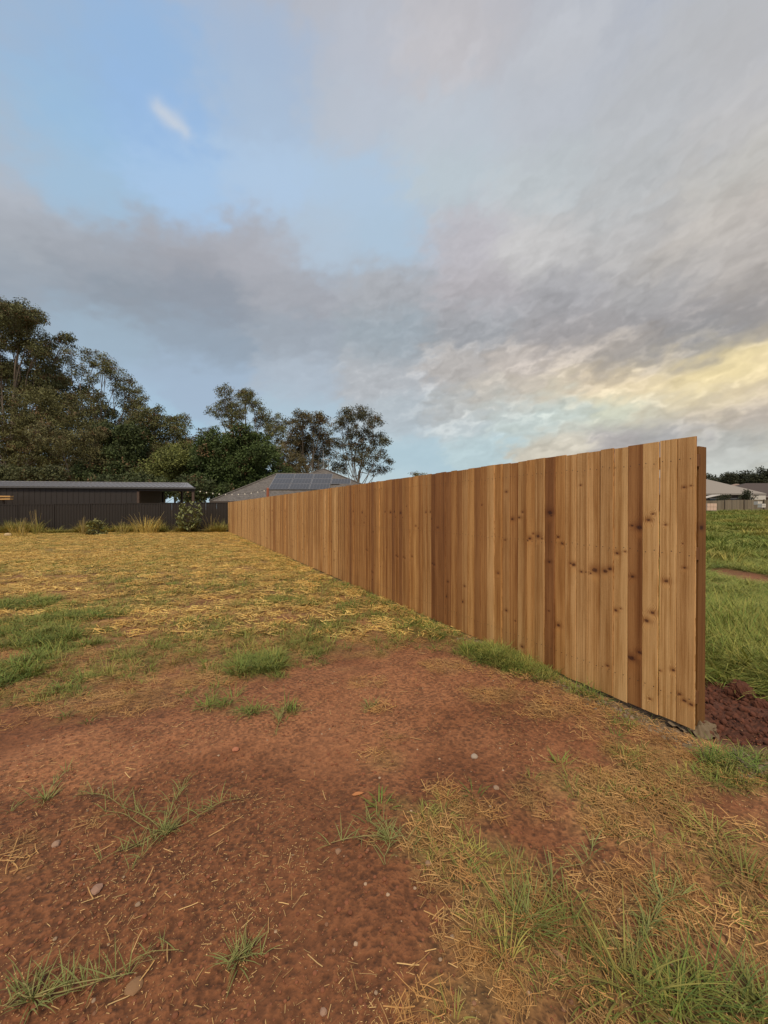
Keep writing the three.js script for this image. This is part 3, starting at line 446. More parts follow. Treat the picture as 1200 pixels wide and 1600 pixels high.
{
  const stone = (seed, px, py, size, col, label, flat = 0.6) => { const [x, z] = G(px, py), s = size / F * -z / 2, o = new THREE.Mesh(stoneGeo(seed, flat), mat(...col, 0.9)); o.scale.setScalar(s); o.rotation.y = seed; o.position.set(x, height(x, z) + s * flat * 0.45, z); top(o, 'stone'); tag(o, label, 'stone', 'stones on the red earth'); };
  stone(11, 742, 1180, 11, [0.4, 0.32, 0.25], 'chalky white stone lying on the bare earth before the fence');
  stone(12, 148, 1394, 18, [0.34, 0.2, 0.14], 'pinkish brown stone below the sprawling grass runner', 0.5);
  stone(13, 207, 1538, 26, [0.27, 0.15, 0.075], 'flat brown stone beside the long grass runner', 0.35);
  stone(14, 367, 1176, 10, [0.46, 0.18, 0.1], 'small orange red stone on pale dry earth');
  stone(15, 528, 1338, 10, [0.3, 0.18, 0.11], 'small tan stone below the thin grass runner');
  stone(16, 670, 1355, 11, [0.3, 0.19, 0.12], 'tan pebble at the edge of the straw');
  stone(17, 505, 1590, 12, [0.36, 0.22, 0.15], 'pinkish pebble on dark bare earth');
  stone(18, 213, 1417, 8, [0.32, 0.22, 0.145], 'cream pebble on dark bare earth');
  stone(19, 776, 1233, 9, [0.32, 0.22, 0.15], 'cream pebble between the straw clumps');
  stone(20, 85, 1320, 12, [0.36, 0.23, 0.16], 'dull brown stone beside scattered straw');
  stone(21, 995, 1205, 9, [0.34, 0.23, 0.14], 'cream pebble near the green grass at the fence end');
  const leaf = (px, py, L, w, col, label, turn, name) => { const [x, z] = G(px, py), sh = new THREE.Shape(); sh.moveTo(-L / 2, 0); sh.quadraticCurveTo(-L * 0.1, w * 0.8, L / 2, 0); sh.quadraticCurveTo(-L * 0.1, -w * 0.8, -L / 2, 0); const g = new THREE.ExtrudeGeometry(sh, { depth: 0.0012, bevelEnabled: false, curveSegments: 8 }); g.rotateX(-Math.PI / 2); const p = g.attributes.position; for (let i = 0; i < p.count; i++) p.setY(i, p.getY(i) + 2.5 * p.getZ(i) ** 2 / w * 0.4 + 1.6 * p.getX(i) ** 2); g.computeVertexNormals(); const o = new THREE.Mesh(g, mat(...col, 0.7)); o.position.set(x, height(x, z) + 0.006, z); o.rotation.set(0.12, turn, 0.1); top(o, name); tag(o, label, 'leaf', null); };
  leaf(559, 1243, 0.058, 0.024, [0.5, 0.2, 0.07], 'bright orange fallen leaf on the red earth', 0.15, 'fallen_leaf');
  leaf(876, 1500, 0.05, 0.02, [0.34, 0.19, 0.1], 'curled brown fallen leaf in the straw', -0.9, 'fallen_leaf');
  // clods beside the end post
  const clod = (px, py, wpx, col, seed, label) => { const [x, z] = G(px, py), s = wpx / F * -z / 2, g = new THREE.IcosahedronGeometry(1, 12), p = g.attributes.position; for (let i = 0; i < p.count; i++) { const a = p.getX(i), b = p.getY(i), c = p.getZ(i), k = 0.45 + 0.6 * fbm(a * 1.9 + seed, b * 1.6 + c * 2.1, 4) + 0.42 * fbm(a * 6 + seed, c * 6 + b * 5, 4); p.setXYZ(i, a * k, b * k * 0.85, c * k * 0.9); } g.computeVertexNormals(); const o = new THREE.Mesh(g, mat(...col, 1)); o.scale.setScalar(s); o.position.set(x, height(x, z) + s * 0.35, z); top(o, 'earth_clod'); tag(o, label, 'clod', 'clods of dug earth'); };
  clod(1158, 1090, 38, [0.11, 0.04, 0.023], 3, 'large dark red clod of dug earth beside the grass');
  clod(1192, 1110, 24, [0.11, 0.04, 0.023], 9, 'smaller dark red clod next to the large clod');
  // cement collar at the end post
  const gx = N.x + DX * 0.05 + 0.8838 * 0.11, gz = N.z + DZ * 0.05 - 0.468 * 0.11, g = new THREE.CylinderGeometry(0.045, 0.12, 0.04, 90, 18), p = g.attributes.position;
  for (let i = 0; i < p.count; i++) { const x = p.getX(i), y = p.getY(i), z = p.getZ(i), k = 0.5 + 1.0 * fbm(x * 18 + 3, z * 18 + y * 29, 5); p.setXYZ(i, x * k, y + (fbm(x * 45, z * 45, 5) - 0.5) * 0.08, z * k); }
  g.computeVertexNormals(); const o = new THREE.Mesh(g, mat(0.2, 0.15, 0.095, 0.95)); o.position.set(gx, height(gx, gz) + 0.0, gz); top(o, 'cement_footing'); tag(o, 'rough grey cement footing around the end post', 'footing');
}

// ---------------------------------------------------------------- dark metal fence at the back
const darkM = new THREE.MeshStandardMaterial({ color: new THREE.Color().setRGB(0.026, 0.02, 0.017), roughness: 0.55 });
const A = W(356, 800, 24.55), B = W(-90, 800, 22.9);
{
  const dx = B.x - A.x, dz = B.z - A.z, L = Math.hypot(dx, dz), t = thing('metal_fence', 'dark brown ribbed steel fence across the back of the paddock', 'fence', null, [A.x, 0, A.z], Math.atan2(-dz, dx));
  const n = 8, pw = L / n, sheetW = (pw - 0.06) / 3;
  const sheet = (w, h) => { const sh = [], k = 4, c = w / k; for (let i = 0; i < k; i++) { const x = i * c; sh.push([x, 0.009], [x + c * 0.42, 0.009], [x + c * 0.5, -0.009], [x + c * 0.92, -0.009]); } sh.push([w, 0.009]); const pos = [], idx = []; sh.forEach(([x, z]) => pos.push(x, 0, z, x, h, z)); for (let i = 0; i < sh.length - 1; i++) { const p = i * 2; idx.push(p, p + 2, p + 1, p + 1, p + 2, p + 3); } let g = new THREE.BufferGeometry(); g.setAttribute('position', new THREE.Float32BufferAttribute(pos, 3)); g.setIndex(idx); g = g.toNonIndexed(); g.computeVertexNormals(); return g; };
  const sg = sheet(sheetW - 0.004, 1.66);
  for (let i = 0; i < n; i++) {
    const topY = 1.80 - i * 0.022, x0 = i * pw;
    part('post', box(0.05, 1.82, 0.06, x0, topY - 0.9, 0), darkM, t);
    for (let k = 0; k < 3; k++) part('sheet', sg, darkM, t).position.set(x0 + 0.03 + k * sheetW, topY - 1.69, 0);
    part('rail', box(pw - 0.055, 0.045, 0.05, x0 + pw / 2, topY - 0.0225, 0), darkM, t); part('rail', box(pw - 0.055, 0.045, 0.05, x0 + pw / 2, topY - 1.67, 0), darkM, t);
  }
}
// weeds along it
{
  const r = rng(515), dx = B.x - A.x, dz = B.z - A.z;
  const weed = [0, 1].map(i => new Field(blades(rng(520 + i), 16, { base: 0.14, len: 0.72, wid: 0.013, lean: 0.45, bend: 0.9, seg: 4 }), leafMat()));
  for (let i = 0; i < 3000; i++) { const k = r(), off = 0.15 + r() * 1.0, x = A.x + dx * k + (r() - 0.5) * 0.1, z = A.z + dz * k + off, n = fbm(k * 30, 3, 2), px = 600 + x / -z * F, h = clamp(n * 2.2 - 0.45, 0.2, 1.1) * (px > 90 && px < 118 ? 0.4 : 1); if (r() > n * 1.5) continue; weed[i % 2].add(x, height(x, z), z, r() * 6.28, 0.6 + r() * 0.7, greenCol(r, 0.25 + r() * 0.45), h * (0.35 + r() * r() * 1.0)); }
  weed.forEach(f => f.build('fence_weeds', null, 'low dry weeds and grass along the foot of the dark fence', 'weeds'));
  const clump = (px, py, h, n, w, dry, label) => { const [x, z] = G(px, py), t = thing('weed_clump', label, 'weed', 'taller weeds by the dark fence', [x, height(x, z), z]); const v = greenCol(rng(px), dry); part('grass_blades', blades(rng(px), n, { base: w, len: h, wid: 0.016, lean: 0.35, bend: 0.7, seg: 5 }), tuftMat(v), t); if (h > 0.6) { const rr = rng(px + 1), st = []; for (let i = 0; i < 9; i++) { const a = rr() * 6.28, q = rr() * w; st.push(tube([new THREE.Vector3(Math.cos(a) * q, 0, Math.sin(a) * q), new THREE.Vector3(Math.cos(a) * q * 1.4, h * 0.6, Math.sin(a) * q * 1.4), new THREE.Vector3(Math.cos(a) * q * 2.2, h * (0.9 + rr() * 0.35), Math.sin(a) * q * 2.2)], 0.009, 0.006, 5, 4)); } part('seed_stalks', mergeGeometries(st), tuftMat([0.34, 0.26, 0.11]), t); } };
  clump(228, 833, 1.05, 170, 0.6, 0.6, 'widest tall dry grass clump against the dark fence');
  clump(190, 834, 0.7, 60, 0.3, 0.6, 'dry grass clump between the leafy weed and the widest clump');
  clump(130, 835, 0.85, 40, 0.15, 0.65, 'narrow upright dry weed beside the low leafy weed bush');
  clump(57, 836, 1.1, 26, 0.14, 0.5, 'thin tall spindly weed standing apart by the dark fence');
  clump(30, 838, 0.8, 60, 0.4, 0.6, 'dry weed clump by the pale stone');
  clump(330, 831, 0.9, 30, 0.3, 0.5, 'thin dry weed between the leafy shrub and timber fence');
  const leafy = (px, py, cy, rx, ry, n, col, label, name) => {
    const [x, z] = G(px, py), Z = -z, rr = rng(px * 3), t = thing(name, label, 'shrub', null, [x, height(x, z), z]), ls = [], st = [], cyW = EYE + (HY - cy) / F * Z, sx = rx / F * Z, sy = ry / F * Z;
    for (let i = 0; i < n; i++) { const a = rr() * 6.28, b = Math.acos(2 * rr() - 1), q = Math.cbrt(0.15 + rr() * 0.85), p = new THREE.Vector3(Math.sin(b) * Math.cos(a) * sx * q, cyW + Math.cos(b) * sy * q, Math.sin(b) * Math.sin(a) * sx * 0.7 * q); if (fbm(p.x * 2.5 + px, p.y * 2.5, 2) < 0.4) continue; const L = 0.07 + rr() * 0.09, g = new THREE.BufferGeometry(); g.setAttribute('position', new THREE.Float32BufferAttribute([-L, 0, 0, 0, 0.015, -L * 0.45, L, -0.02, 0, 0, 0.015, L * 0.45], 3)); g.setIndex([0, 1, 2, 0, 2, 3]); g.computeVertexNormals(); g.rotateZ((rr() - 0.5) * 1.8); g.rotateY(rr() * 6.28); g.rotateX((rr() - 0.5)); g.translate(p.x, p.y, p.z); ls.push(g); if (i % 14 === 0) st.push(tube([new THREE.Vector3(0, 0, 0), new THREE.Vector3(p.x * 0.35, p.y * 0.6, p.z * 0.35), p], 0.014, 0.005, 5, 4)); }
    part('foliage', mergeGeometries(ls), tuftMat(col), t); part('stems', mergeGeometries(st), tuftMat([0.16, 0.11, 0.06]), t);
  };
  leafy(296, 832, 806, 23, 23, 620, [0.19, 0.21, 0.075], 'leafy shrub with pale leaves against the dark fence', 'leafy_shrub');
  leafy(152, 836, 826, 18, 14, 420, [0.22, 0.22, 0.08], 'low leafy weed bush at the foot of the dark fence', 'weed_bush');
  const [sx, sz] = G(12, 838), s = new THREE.Mesh(stoneGeo(41), mat(0.6, 0.45, 0.26, 0.9)); s.scale.setScalar(0.16); s.position.set(sx, 0.08, sz); top(s, 'stone'); tag(s, 'pale stone among the weeds by the dark fence', 'stone', 'stones on the red earth');
}

// ---------------------------------------------------------------- shed behind the dark fence
{
  const P = W(305, 800, 27), Q = W(-80, 800, 25.0), dx = P.x - Q.x, dz = P.z - Q.z, L = Math.hypot(dx, dz), base = -0.2;
  const t = thing('shed', 'long dark brown metal shed with pale ribbed roof behind the dark fence', 'shed', null, [Q.x, base, Q.z], Math.atan2(-dz, dx));
  const wallM = new THREE.MeshStandardMaterial({ color: new THREE.Color().setRGB(0.036, 0.029, 0.026), roughness: 0.6 }), roofM = new THREE.MeshStandardMaterial({ color: new THREE.Color().setRGB(0.30, 0.30, 0.32), roughness: 0.38, metalness: 0.25 });
  const eave = 2.78 - base, xo = 3.75, D = 4.1;                          // local x runs right, local z towards the camera; the open bay is at the right end
  const rib = (x0, x1, y, z) => { const gs = []; for (let x = x0; x < x1 - 0.05; x += 0.33) gs.push(box(0.06, y, 0.02, x + 0.16, y / 2, z + 0.009)); return mergeGeometries(gs); };
  const wall = part('wall', box(L - xo, eave, 0.08, (L - xo) / 2, eave / 2, -0.1), wallM, t); part('wall_ribs', rib(0.1, L - xo, eave - 0.02, -0.06), wallM, wall).userData.kind = 'stuff';
  part('wall', box(0.08, eave, D, 0, eave / 2, -D / 2 - 0.15), wallM, t); part('wall', box(L - xo, eave, 0.08, (L - xo) / 2, eave / 2, -D - 0.2), wallM, t);
  part('wall', box(0.08, eave, D - 0.3, L - xo - 0.05, eave / 2, -D / 2 - 0.05), wallM, t);
  part('fascia', box(xo - 0.1, 0.16, 0.08, L - xo / 2, eave - 0.08, -0.1), wallM, t);
  for (const x of [L - 0.16, L - xo + 0.06]) part('post', box(0.14, eave - 0.16, 0.14, x, (eave - 0.16) / 2, -0.1), mat(0.1, 0.065, 0.05, 0.7), t);
  for (const x of [L - 2.3]) part('post', box(0.14, eave, 0.14, x, eave / 2, -D + 0.1), wallM, t);
  part('gutter', box(L + 0.1, 0.11, 0.13, L / 2, eave + 0.045, 0.07), mat(0.1, 0.1, 0.105, 0.4), t);
  // low gable roof; the end runs back parallel to the timber fence
  const h = 0.47, sk = 0.53, zr = -2.2, zb = -4.4, y0 = eave + 0.06, y1 = y0 + h, z0 = 0.06, xr = z => L + (z - z0) * sk;
  const q = (...p) => { const g = new THREE.BufferGeometry(); g.setAttribute('position', new THREE.Float32BufferAttribute(p.flat(), 3)); g.setIndex(p.length === 4 ? [0, 1, 2, 0, 2, 3] : [0, 1, 2]); const u = g.toNonIndexed(); u.computeVertexNormals(); return u; };
  const roof = part('roof', mergeGeometries([q([0, y0, z0], [L, y0, z0], [xr(zr), y1, zr], [0, y1, zr]), q([0, y0, zb], [0, y1, zr], [xr(zr), y1, zr], [xr(zb), y0, zb])]), roofM, t);
  part('gable', mergeGeometries([q([L - 0.02, y0, z0], [xr(zb) - 0.02, y0, zb], [xr(zr) - 0.02, y1 - 0.01, zr]), q([0, y0, z0], [0, y0, zb], [0, y1 - 0.01, zr])]), wallM, t);
  const sl = Math.atan2(h, z0 - zr), len = Math.hypot(h, z0 - zr);
  for (let x = 0.2; x < L - 0.1; x += 0.3) { const g = box(0.09, 0.05, len); g.rotateX(sl); const p = g.attributes.position; for (let i = 0; i < p.count; i++) { const f = clamp((x - (L - 1.6)) / 1.6); p.setX(i, p.getX(i) + x + (p.getZ(i) - len / 2) * sk * f); } g.translate(0, y0 + h / 2 + 0.012, (z0 + zr) / 2); g.computeVertexNormals(); part('roof_rib', g, roofM, roof); }
  part('ridge_cap', box(xr(zr), 0.05, 0.3, xr(zr) / 2, y1 + 0.012, zr), roofM, roof);
}
// boards on a rack beside the shed
{
  const p = W(-6, 778, 24.6), pineM = mat(0.62, 0.36, 0.13, 0.7);
  [[0, 0], [1, 0.19]].forEach(([i, dy]) => { const g = box(2.4, 0.09, 0.24), o = new THREE.Mesh(g, pineM); o.position.set(p.x - 0.1 + i * 0.02 - 0.19, p.y - 0.09 + dy, p.z); o.rotation.set(0, 0.06, i ? -0.01 : 0.02); top(o, 'timber_plank'); tag(o, i ? 'upper of two orange pine planks before the shed wall' : 'lower of two orange pine planks before the shed wall', 'plank', 'planks on the rack'); });
  const t = thing('timber_rack', 'timber rack holding two pine planks before the shed', 'rack', null, [p.x, 0, p.z]);
  for (const x of [-0.9, 0.3]) { part('upright', box(0.09, 2.35, 0.09, x, 1.0, -0.19), mat(0.08, 0.055, 0.04), t); for (const y of [p.y - 0.155, p.y + 0.03]) part('bearer', box(0.07, 0.035, 0.32, x, y, 0.0), mat(0.08, 0.055, 0.04), t); }
}
// ---------------------------------------------------------------- house with solar panels
{
  const roofM = new THREE.MeshStandardMaterial({ color: new THREE.Color().setRGB(0.2, 0.18, 0.165), roughness: 0.75, map: tex(256, 256, (i, j, c) => { const row = j % 16, o = (j / 16 | 0) % 2 * 8, v = 0.86 + (vn(i * 0.2, j * 0.2) - 0.5) * 0.24 - (row < 2 ? 0.12 : 0) - ((i + o) % 16 < 1 ? 0.07 : 0); c[0] = c[1] = c[2] = v; }) });
  const wallM = mat(0.36, 0.3, 0.25), fasM = mat(0.1, 0.08, 0.07, 0.6), base = -0.4;
  const slopes = faces => { const gs = faces.map(f => { const g = new THREE.BufferGeometry(); g.setAttribute('position', new THREE.Float32BufferAttribute(f.flatMap(v => v.toArray()), 3)); const e = f[1].clone().sub(f[0]).normalize(), n = e.clone().cross(f[2].clone().sub(f[0])).normalize(), u = n.clone().cross(e); g.setAttribute('uv', new THREE.Float32BufferAttribute(f.flatMap(v => { const d = v.clone().sub(f[0]); return [d.dot(e) / 5, d.dot(u) / 5]; }), 2)); g.setIndex(f.length === 4 ? [0, 1, 2, 0, 2, 3] : [0, 1, 2]); const k = g.toNonIndexed(); k.computeVertexNormals(); return k; }); return mergeGeometries(gs); };
  const t = thing('house', 'grey hip roofed house with solar panels behind the timber fence', 'house', null, [-8, base, -36]);
  const o = new THREE.Vector3(-8, base, -36), L = v => v.clone().sub(o);
  // front wing
  const c0 = W(328, 783, 32), r0 = W(432, 741, 36.5), ey = c0.y, xr = -1.6, rx = -5.6;
  const e = [new THREE.Vector3(c0.x, ey, -32), new THREE.Vector3(xr, ey, -32), new THREE.Vector3(xr, ey, -41), new THREE.Vector3(c0.x, ey, -41)].map(L), ra = L(r0), rb = L(new THREE.Vector3(rx, r0.y, -36.5));
  const roof = part('roof', slopes([[e[0], e[1], rb, ra], [e[1], e[2], rb], [e[2], e[3], ra, rb], [e[3], e[0], ra]]), roofM, t);
  part('ridge_cap', tube([ra.clone().add(new THREE.Vector3(0, 0.03, 0)), rb.clone().add(new THREE.Vector3(0, 0.03, 0))], 0.09, 0.09, 2, 6), roofM, roof);
  for (const p of [e[0], e[3]]) part('hip_cap', tube([p.clone().add(new THREE.Vector3(0, 0.03, 0)), ra.clone().add(new THREE.Vector3(0, 0.03, 0))], 0.07, 0.07, 2, 6), roofM, roof);
  const cx = (e[0].x + e[1].x) / 2, wx = e[1].x - e[0].x;
  part('fascia', box(wx + 0.06, 0.2, 9.06, cx, e[0].y - 0.11, -36.5 + 36), fasM, t);
  part('wall', box(wx - 1, e[0].y - 0.21, 8, cx, (e[0].y - 0.21) / 2, -0.5), wallM, t);
  // rear wing, taller
  const pk = W(506, 733, 42), pe = ey + 0.02, hw = (pk.y - pe) / Math.tan(23 * Math.PI / 180), pa = L(pk), q = [[-1, 1], [1, 1], [1, -1], [-1, -1]].map(([a, b]) => L(new THREE.Vector3(pk.x + a * hw, pe, pk.z + b * hw * 0.55)));
  const rear = part('roof', slopes([[q[0], q[1], pa], [q[1], q[2], pa], [q[2], q[3], pa], [q[3], q[0], pa]]), roofM, t);
  for (const p of [q[0], q[1]]) part('hip_cap', tube([p.clone().add(new THREE.Vector3(0, 0.03, 0)), pa.clone().add(new THREE.Vector3(0, 0.03, 0))], 0.07, 0.07, 2, 6), roofM, rear);
  part('wall', box(hw * 2 - 1, q[0].y - 0.21, hw * 1.1 - 1, pa.x, (q[0].y - 0.21) / 2, pa.z), wallM, t);
  part('fascia', box(hw * 2 + 0.06, 0.2, hw * 1.1 + 0.06, pa.x, q[0].y - 0.115, pa.z), fasM, t);
  // panels lie on the front slope
  const up = ra.clone().sub(new THREE.Vector3(ra.x, e[0].y, e[0].z)).normalize(), nrm = new THREE.Vector3(0, up.z * -1, up.y).normalize();
  const cell = tex(192, 128, (i, j, c) => { const l = (i % 32 < 2 || j % 32 < 2) ? 1 : 0, f = 0.12 + (vn(i * 0.03, j * 0.03) - 0.5) * 0.04; c[0] = mix(f * 0.9, 0.4, l); c[1] = mix(f * 0.95, 0.41, l); c[2] = mix(f * 1.08, 0.44, l); });
  const glass = new THREE.MeshPhysicalMaterial({ map: cell, roughness: 0.12, clearcoat: 1, clearcoatRoughness: 0.06 }), frameM = mat(0.36, 0.36, 0.37, 0.4, { metalness: 0.5 });
  const slopeX = Math.atan2(up.y, -up.z), pw = 1.72, ph = 1.02;
  for (let row = 0; row < 3; row++) for (let k = 0; k < (row === 2 ? 3 : row ? 4 : 3); k++) {
    const cxp = ra.x + 0.05 + (k + 0.5) * (pw + 0.04), d = ra.clone(); d.x = cxp; d.addScaledVector(up, -(0.14 + (row + 0.5) * (ph + 0.03))); d.addScaledVector(nrm, 0.09);
    const pnl = part('solar_panel', box(pw, 0.04, ph), frameM, t); pnl.position.copy(d); pnl.rotation.x = slopeX;
    const gg = new THREE.PlaneGeometry(pw - 0.06, ph - 0.06); gg.rotateX(-Math.PI / 2); gg.translate(0, 0.0235, 0); part('glass', gg, glass, pnl);
  }
  // television aerial on the rear roof
  const an = thing('television_aerial', 'thin metal television aerial on the house roof peak', 'aerial', null, [pk.x - 0.05, pk.y - 0.1, pk.z]), am = mat(0.5, 0.5, 0.5, 0.4, { metalness: 0.6 });
  part('mast', tube([new THREE.Vector3(0, 0, 0), new THREE.Vector3(0, 2.1, 0)], 0.035, 0.03, 2, 6), am, an);
  part('boom', tube([new THREE.Vector3(-0.1, 1.15, 0), new THREE.Vector3(0.75, 1.12, 0.1)], 0.03, 0.025, 2, 6), am, an);
  for (let i = 0; i < 5; i++) part('element', tube([new THREE.Vector3(0.1 + i * 0.14, 1.14, -0.35), new THREE.Vector3(0.1 + i * 0.14, 1.14, 0.4)], 0.012, 0.012, 1, 4), am, an);
  part('brace', tube([new THREE.Vector3(-0.02, 1.7, 0), new THREE.Vector3(-0.02, 2.1, 0.2)], 0.02, 0.02, 1, 4), am, an);
}
// round-topped post and festoon lights between shed and house
{
  const p = W(418.5, 762, 26.5), t = new THREE.Mesh(new THREE.CapsuleGeometry(0.09, p.y - 0.18, 4, 10), mat(0.34, 0.11, 0.06, 0.8)); t.position.set(p.x, p.y / 2, p.z); top(t, 'timber_post'); tag(t, 'round topped red brown post showing above the timber fence', 'post');
  const s = W(308, 766, 27), f = thing('festoon_lights', 'string of white festoon bulbs between the shed and the red brown post', 'lights', null, s.toArray()), pts = [[0, 0], [0.25, 0.03], [0.5, 0.03], [0.75, 0.02], [1, 0]];
  const e = W(418, 765, 26.6).sub(s), c = new THREE.CatmullRomCurve3([0, 0.25, 0.5, 0.75, 1].map(k => e.clone().multiplyScalar(k).add(new THREE.Vector3(0, -0.62 * 4 * k * (1 - k) * 0.45, 0))));
  part('cable', new THREE.TubeGeometry(c, 20, 0.008, 4), mat(0.02, 0.02, 0.02), f);
  const bg = new THREE.LatheGeometry([[0.001, -0.075], [0.035, -0.055], [0.045, -0.03], [0.03, 0.0], [0.016, 0.012], [0.016, 0.035], [0.001, 0.036]].map(([x, y]) => new THREE.Vector2(x, y)), 8), bm = mat(0.85, 0.8, 0.7, 0.25);
  for (let i = 0; i < 11; i++) part('bulb', bg, bm, f).position.copy(c.getPoint((i + 0.5) / 11)).add(new THREE.Vector3(0, -0.035, 0));
}

// ---------------------------------------------------------------- trees
function sprig(seed, n, R, L, wd, droop) {               // leaves scattered in a small ball
  const r = rng(seed), pos = [], idx = [];
  for (let k = 0; k < n; k++) {
    const a = r() * 6.283, b = Math.acos(2 * r() - 1), q = R * Math.cbrt(r()), c = new THREE.Vector3(Math.sin(b) * Math.cos(a) * q, Math.cos(b) * q * 0.7, Math.sin(b) * Math.sin(a) * q);
    const d = new THREE.Vector3(r() - 0.5, (r() - 0.5) - droop, r() - 0.5).normalize(), s = new THREE.Vector3(r() - 0.5, r() - 0.5, r() - 0.5).cross(d).normalize(), l = L * (0.6 + r() * 0.7), w = wd * (0.7 + r() * 0.6), i0 = pos.length / 3;
    for (const [u, v] of [[0, 0], [0.45, 0.5], [1, 0], [0.45, -0.5]]) pos.push(c.x + d.x * u * l + s.x * v * w, c.y + d.y * u * l + s.y * v * w, c.z + d.z * u * l + s.z * v * w);
    idx.push(i0, i0 + 1, i0 + 2, i0, i0 + 2, i0 + 3);
  }
  const g = new THREE.BufferGeometry(); g.setAttribute('position', new THREE.Float32BufferAttribute(pos, 3)); g.setIndex(idx); g.computeVertexNormals(); return g;
}
const gumSprig = [0, 1].map(i => sprig(700 + i, 26, 0.62, 0.34, 0.1, 0.45)), bushSprig = [0, 1].map(i => sprig(710 + i, 34, 0.62, 0.3, 0.15, 0.1)), farSprig = sprig(720, 22, 1.3, 0.7, 0.4, 0.1);
const barkPale = mat(0.2, 0.165, 0.13, 0.9), barkDark = mat(0.09, 0.07, 0.055, 0.95);
function tree(seed, name, label, Z, foot, clumps, o) {   // clumps: [pixel x, pixel y, pixel radius], at depth Z with scatter
  const r = rng(seed), b = W(foot, HY, Z); b.y = height(b.x, b.z) - 0.15 - (o.sink || 0);
  const t = thing(name, label, 'tree', o.group || 'trees behind the shed and house', b.toArray()), wood = [], f = new Field(o.sprig, leafMat()), f2 = new Field(o.sprig2 || o.sprig, f.m);
  const cs = clumps.map(([x, y, rad]) => { const p = W(x, y, Z), R = rad / F * Z; p.z += (r() - 0.5) * (o.deep ?? 5); return { p: p.sub(b), R }; });
  const H = Math.max(...cs.map(c => c.p.y)), tr = o.trunk ?? H * 0.016;
  // trunk to two thirds, then limbs to every clump
  const tx = (r() - 0.5) * 0.8, top_ = new THREE.Vector3(cs.reduce((s, c) => s + c.p.x, 0) / cs.length * 0.5 + tx, H * (o.split ?? 0.5), 0);
  const spine = new THREE.CatmullRomCurve3([new THREE.Vector3(0, 0, 0), new THREE.Vector3(top_.x * 0.2 + (r() - 0.5) * 0.5, top_.y * 0.4, 0.1), top_]);
  const trunk = part('trunk', tube(spine.getPoints(6), tr, tr * 0.62, 10, 8), o.bark, t);
  cs.forEach(c => { const k = clamp(0.45 + r() * 0.55, 0, 1), s = spine.getPoint(Math.min(k, clamp(c.p.y / top_.y - 0.15, 0.15, 1))), m1 = s.clone().lerp(c.p, 0.4).add(new THREE.Vector3((r() - 0.5) * 0.9, -0.4 - r() * 0.5, (r() - 0.5) * 0.9)), m2 = s.clone().lerp(c.p, 0.75).add(new THREE.Vector3((r() - 0.5) * 0.8, (r() - 0.3) * 0.5, (r() - 0.5) * 0.8)); wood.push(tube([s, m1, m2, c.p], tr * 0.3, tr * 0.07, 9, 5)); for (let i = 0; i < 3; i++) { const a = r() * 6.28, e = c.p.clone().add(new THREE.Vector3(Math.cos(a) * c.R * 0.75, (r() - 0.2) * c.R * 0.6, Math.sin(a) * c.R * 0.75)); wood.push(tube([m2, m2.clone().lerp(e, 0.5).add(new THREE.Vector3(0, 0.2, 0)), e], tr * 0.13, tr * 0.04, 5, 4)); } });
  part('limbs', mergeGeometries(wood), o.bark, t);
  for (const c of cs) {
    const n = Math.round(c.R * c.R * (o.dens ?? 26) * 1.12), ph = r() * 50;
    for (let i = 0, tries = 0; i < n && tries < n * 5; tries++) {
      const a = r() * 6.283, u = 2 * r() - 1, q = Math.cbrt(0.06 + r() * 0.94), sn = Math.sqrt(1 - u * u), x = sn * Math.cos(a) * q, y = u * q, z = sn * Math.sin(a) * q;
      const lump = fbm(x * 2.1 + ph, y * 2.1 + z * 1.7 + ph, 3); if (lump < (o.open ?? 0.46)) continue;
      const k = 1.14 + (lump - 0.5) * 1.2; i++;
      const v = (0.62 + r() * 0.75) * 1.3, br = r() < (o.brown ?? 0.1) ? 1 : 0, cl = [mix(o.col[0], 0.12, br) * v, mix(o.col[1], 0.075, br) * v, mix(o.col[2], 0.035, br) * v];
      (r() < 0.5 ? f : f2).add(c.p.x + x * c.R * k, c.p.y + y * c.R * k * (o.flat ?? 0.85), c.p.z + z * c.R * k, r() * 6.28, (o.leaf ?? 1) * (0.65 + r() * 0.6), cl, (o.leaf ?? 1) * (0.6 + r() * 0.5), (r() - 0.5) * 0.8, (r() - 0.5) * 0.8);
    }
  }
  f.build('crown', t); f2.build('crown', t);
}
const GUM = { sprig: gumSprig[0], sprig2: gumSprig[1], bark: barkPale, col: [0.105, 0.108, 0.038], dens: 38, open: 0.46, brown: 0.1 };
const BUSH = { sprig: bushSprig[0], sprig2: bushSprig[1], bark: barkDark, col: [0.08, 0.105, 0.028], dens: 46, open: 0.4, brown: 0.04 };
tree(1, 'gum_tree', 'tallest dark gum tree towering over the shed', 50, 20, [[-30, 480, 30], [4, 478, 22], [30, 500, 20], [52, 512, 20], [80, 508, 14], [95, 528, 11], [70, 540, 18], [40, 540, 18], [62, 566, 20], [88, 560, 12], [-14, 520, 24], [4, 570, 18], [30, 590, 22], [72, 600, 24], [-25, 570, 24]], { ...GUM, dens: 52, col: [0.08, 0.086, 0.03], open: 0.45, split: 0.62, trunk: 0.42 });
tree(2, 'gum_tree', 'open gum tree with bare branches beside the tallest gum', 58, 150, [[112, 560, 13], [135, 556, 13], [155, 562, 12], [122, 578, 11], [178, 578, 11], [192, 590, 14], [205, 606, 12], [214, 622, 11], [226, 634, 8], [175, 606, 13], [160, 625, 12], [190, 632, 12], [205, 640, 10], [110, 600, 12], [150, 590, 8]], { ...GUM, dens: 30, open: 0.47, split: 0.62, trunk: 0.3 });
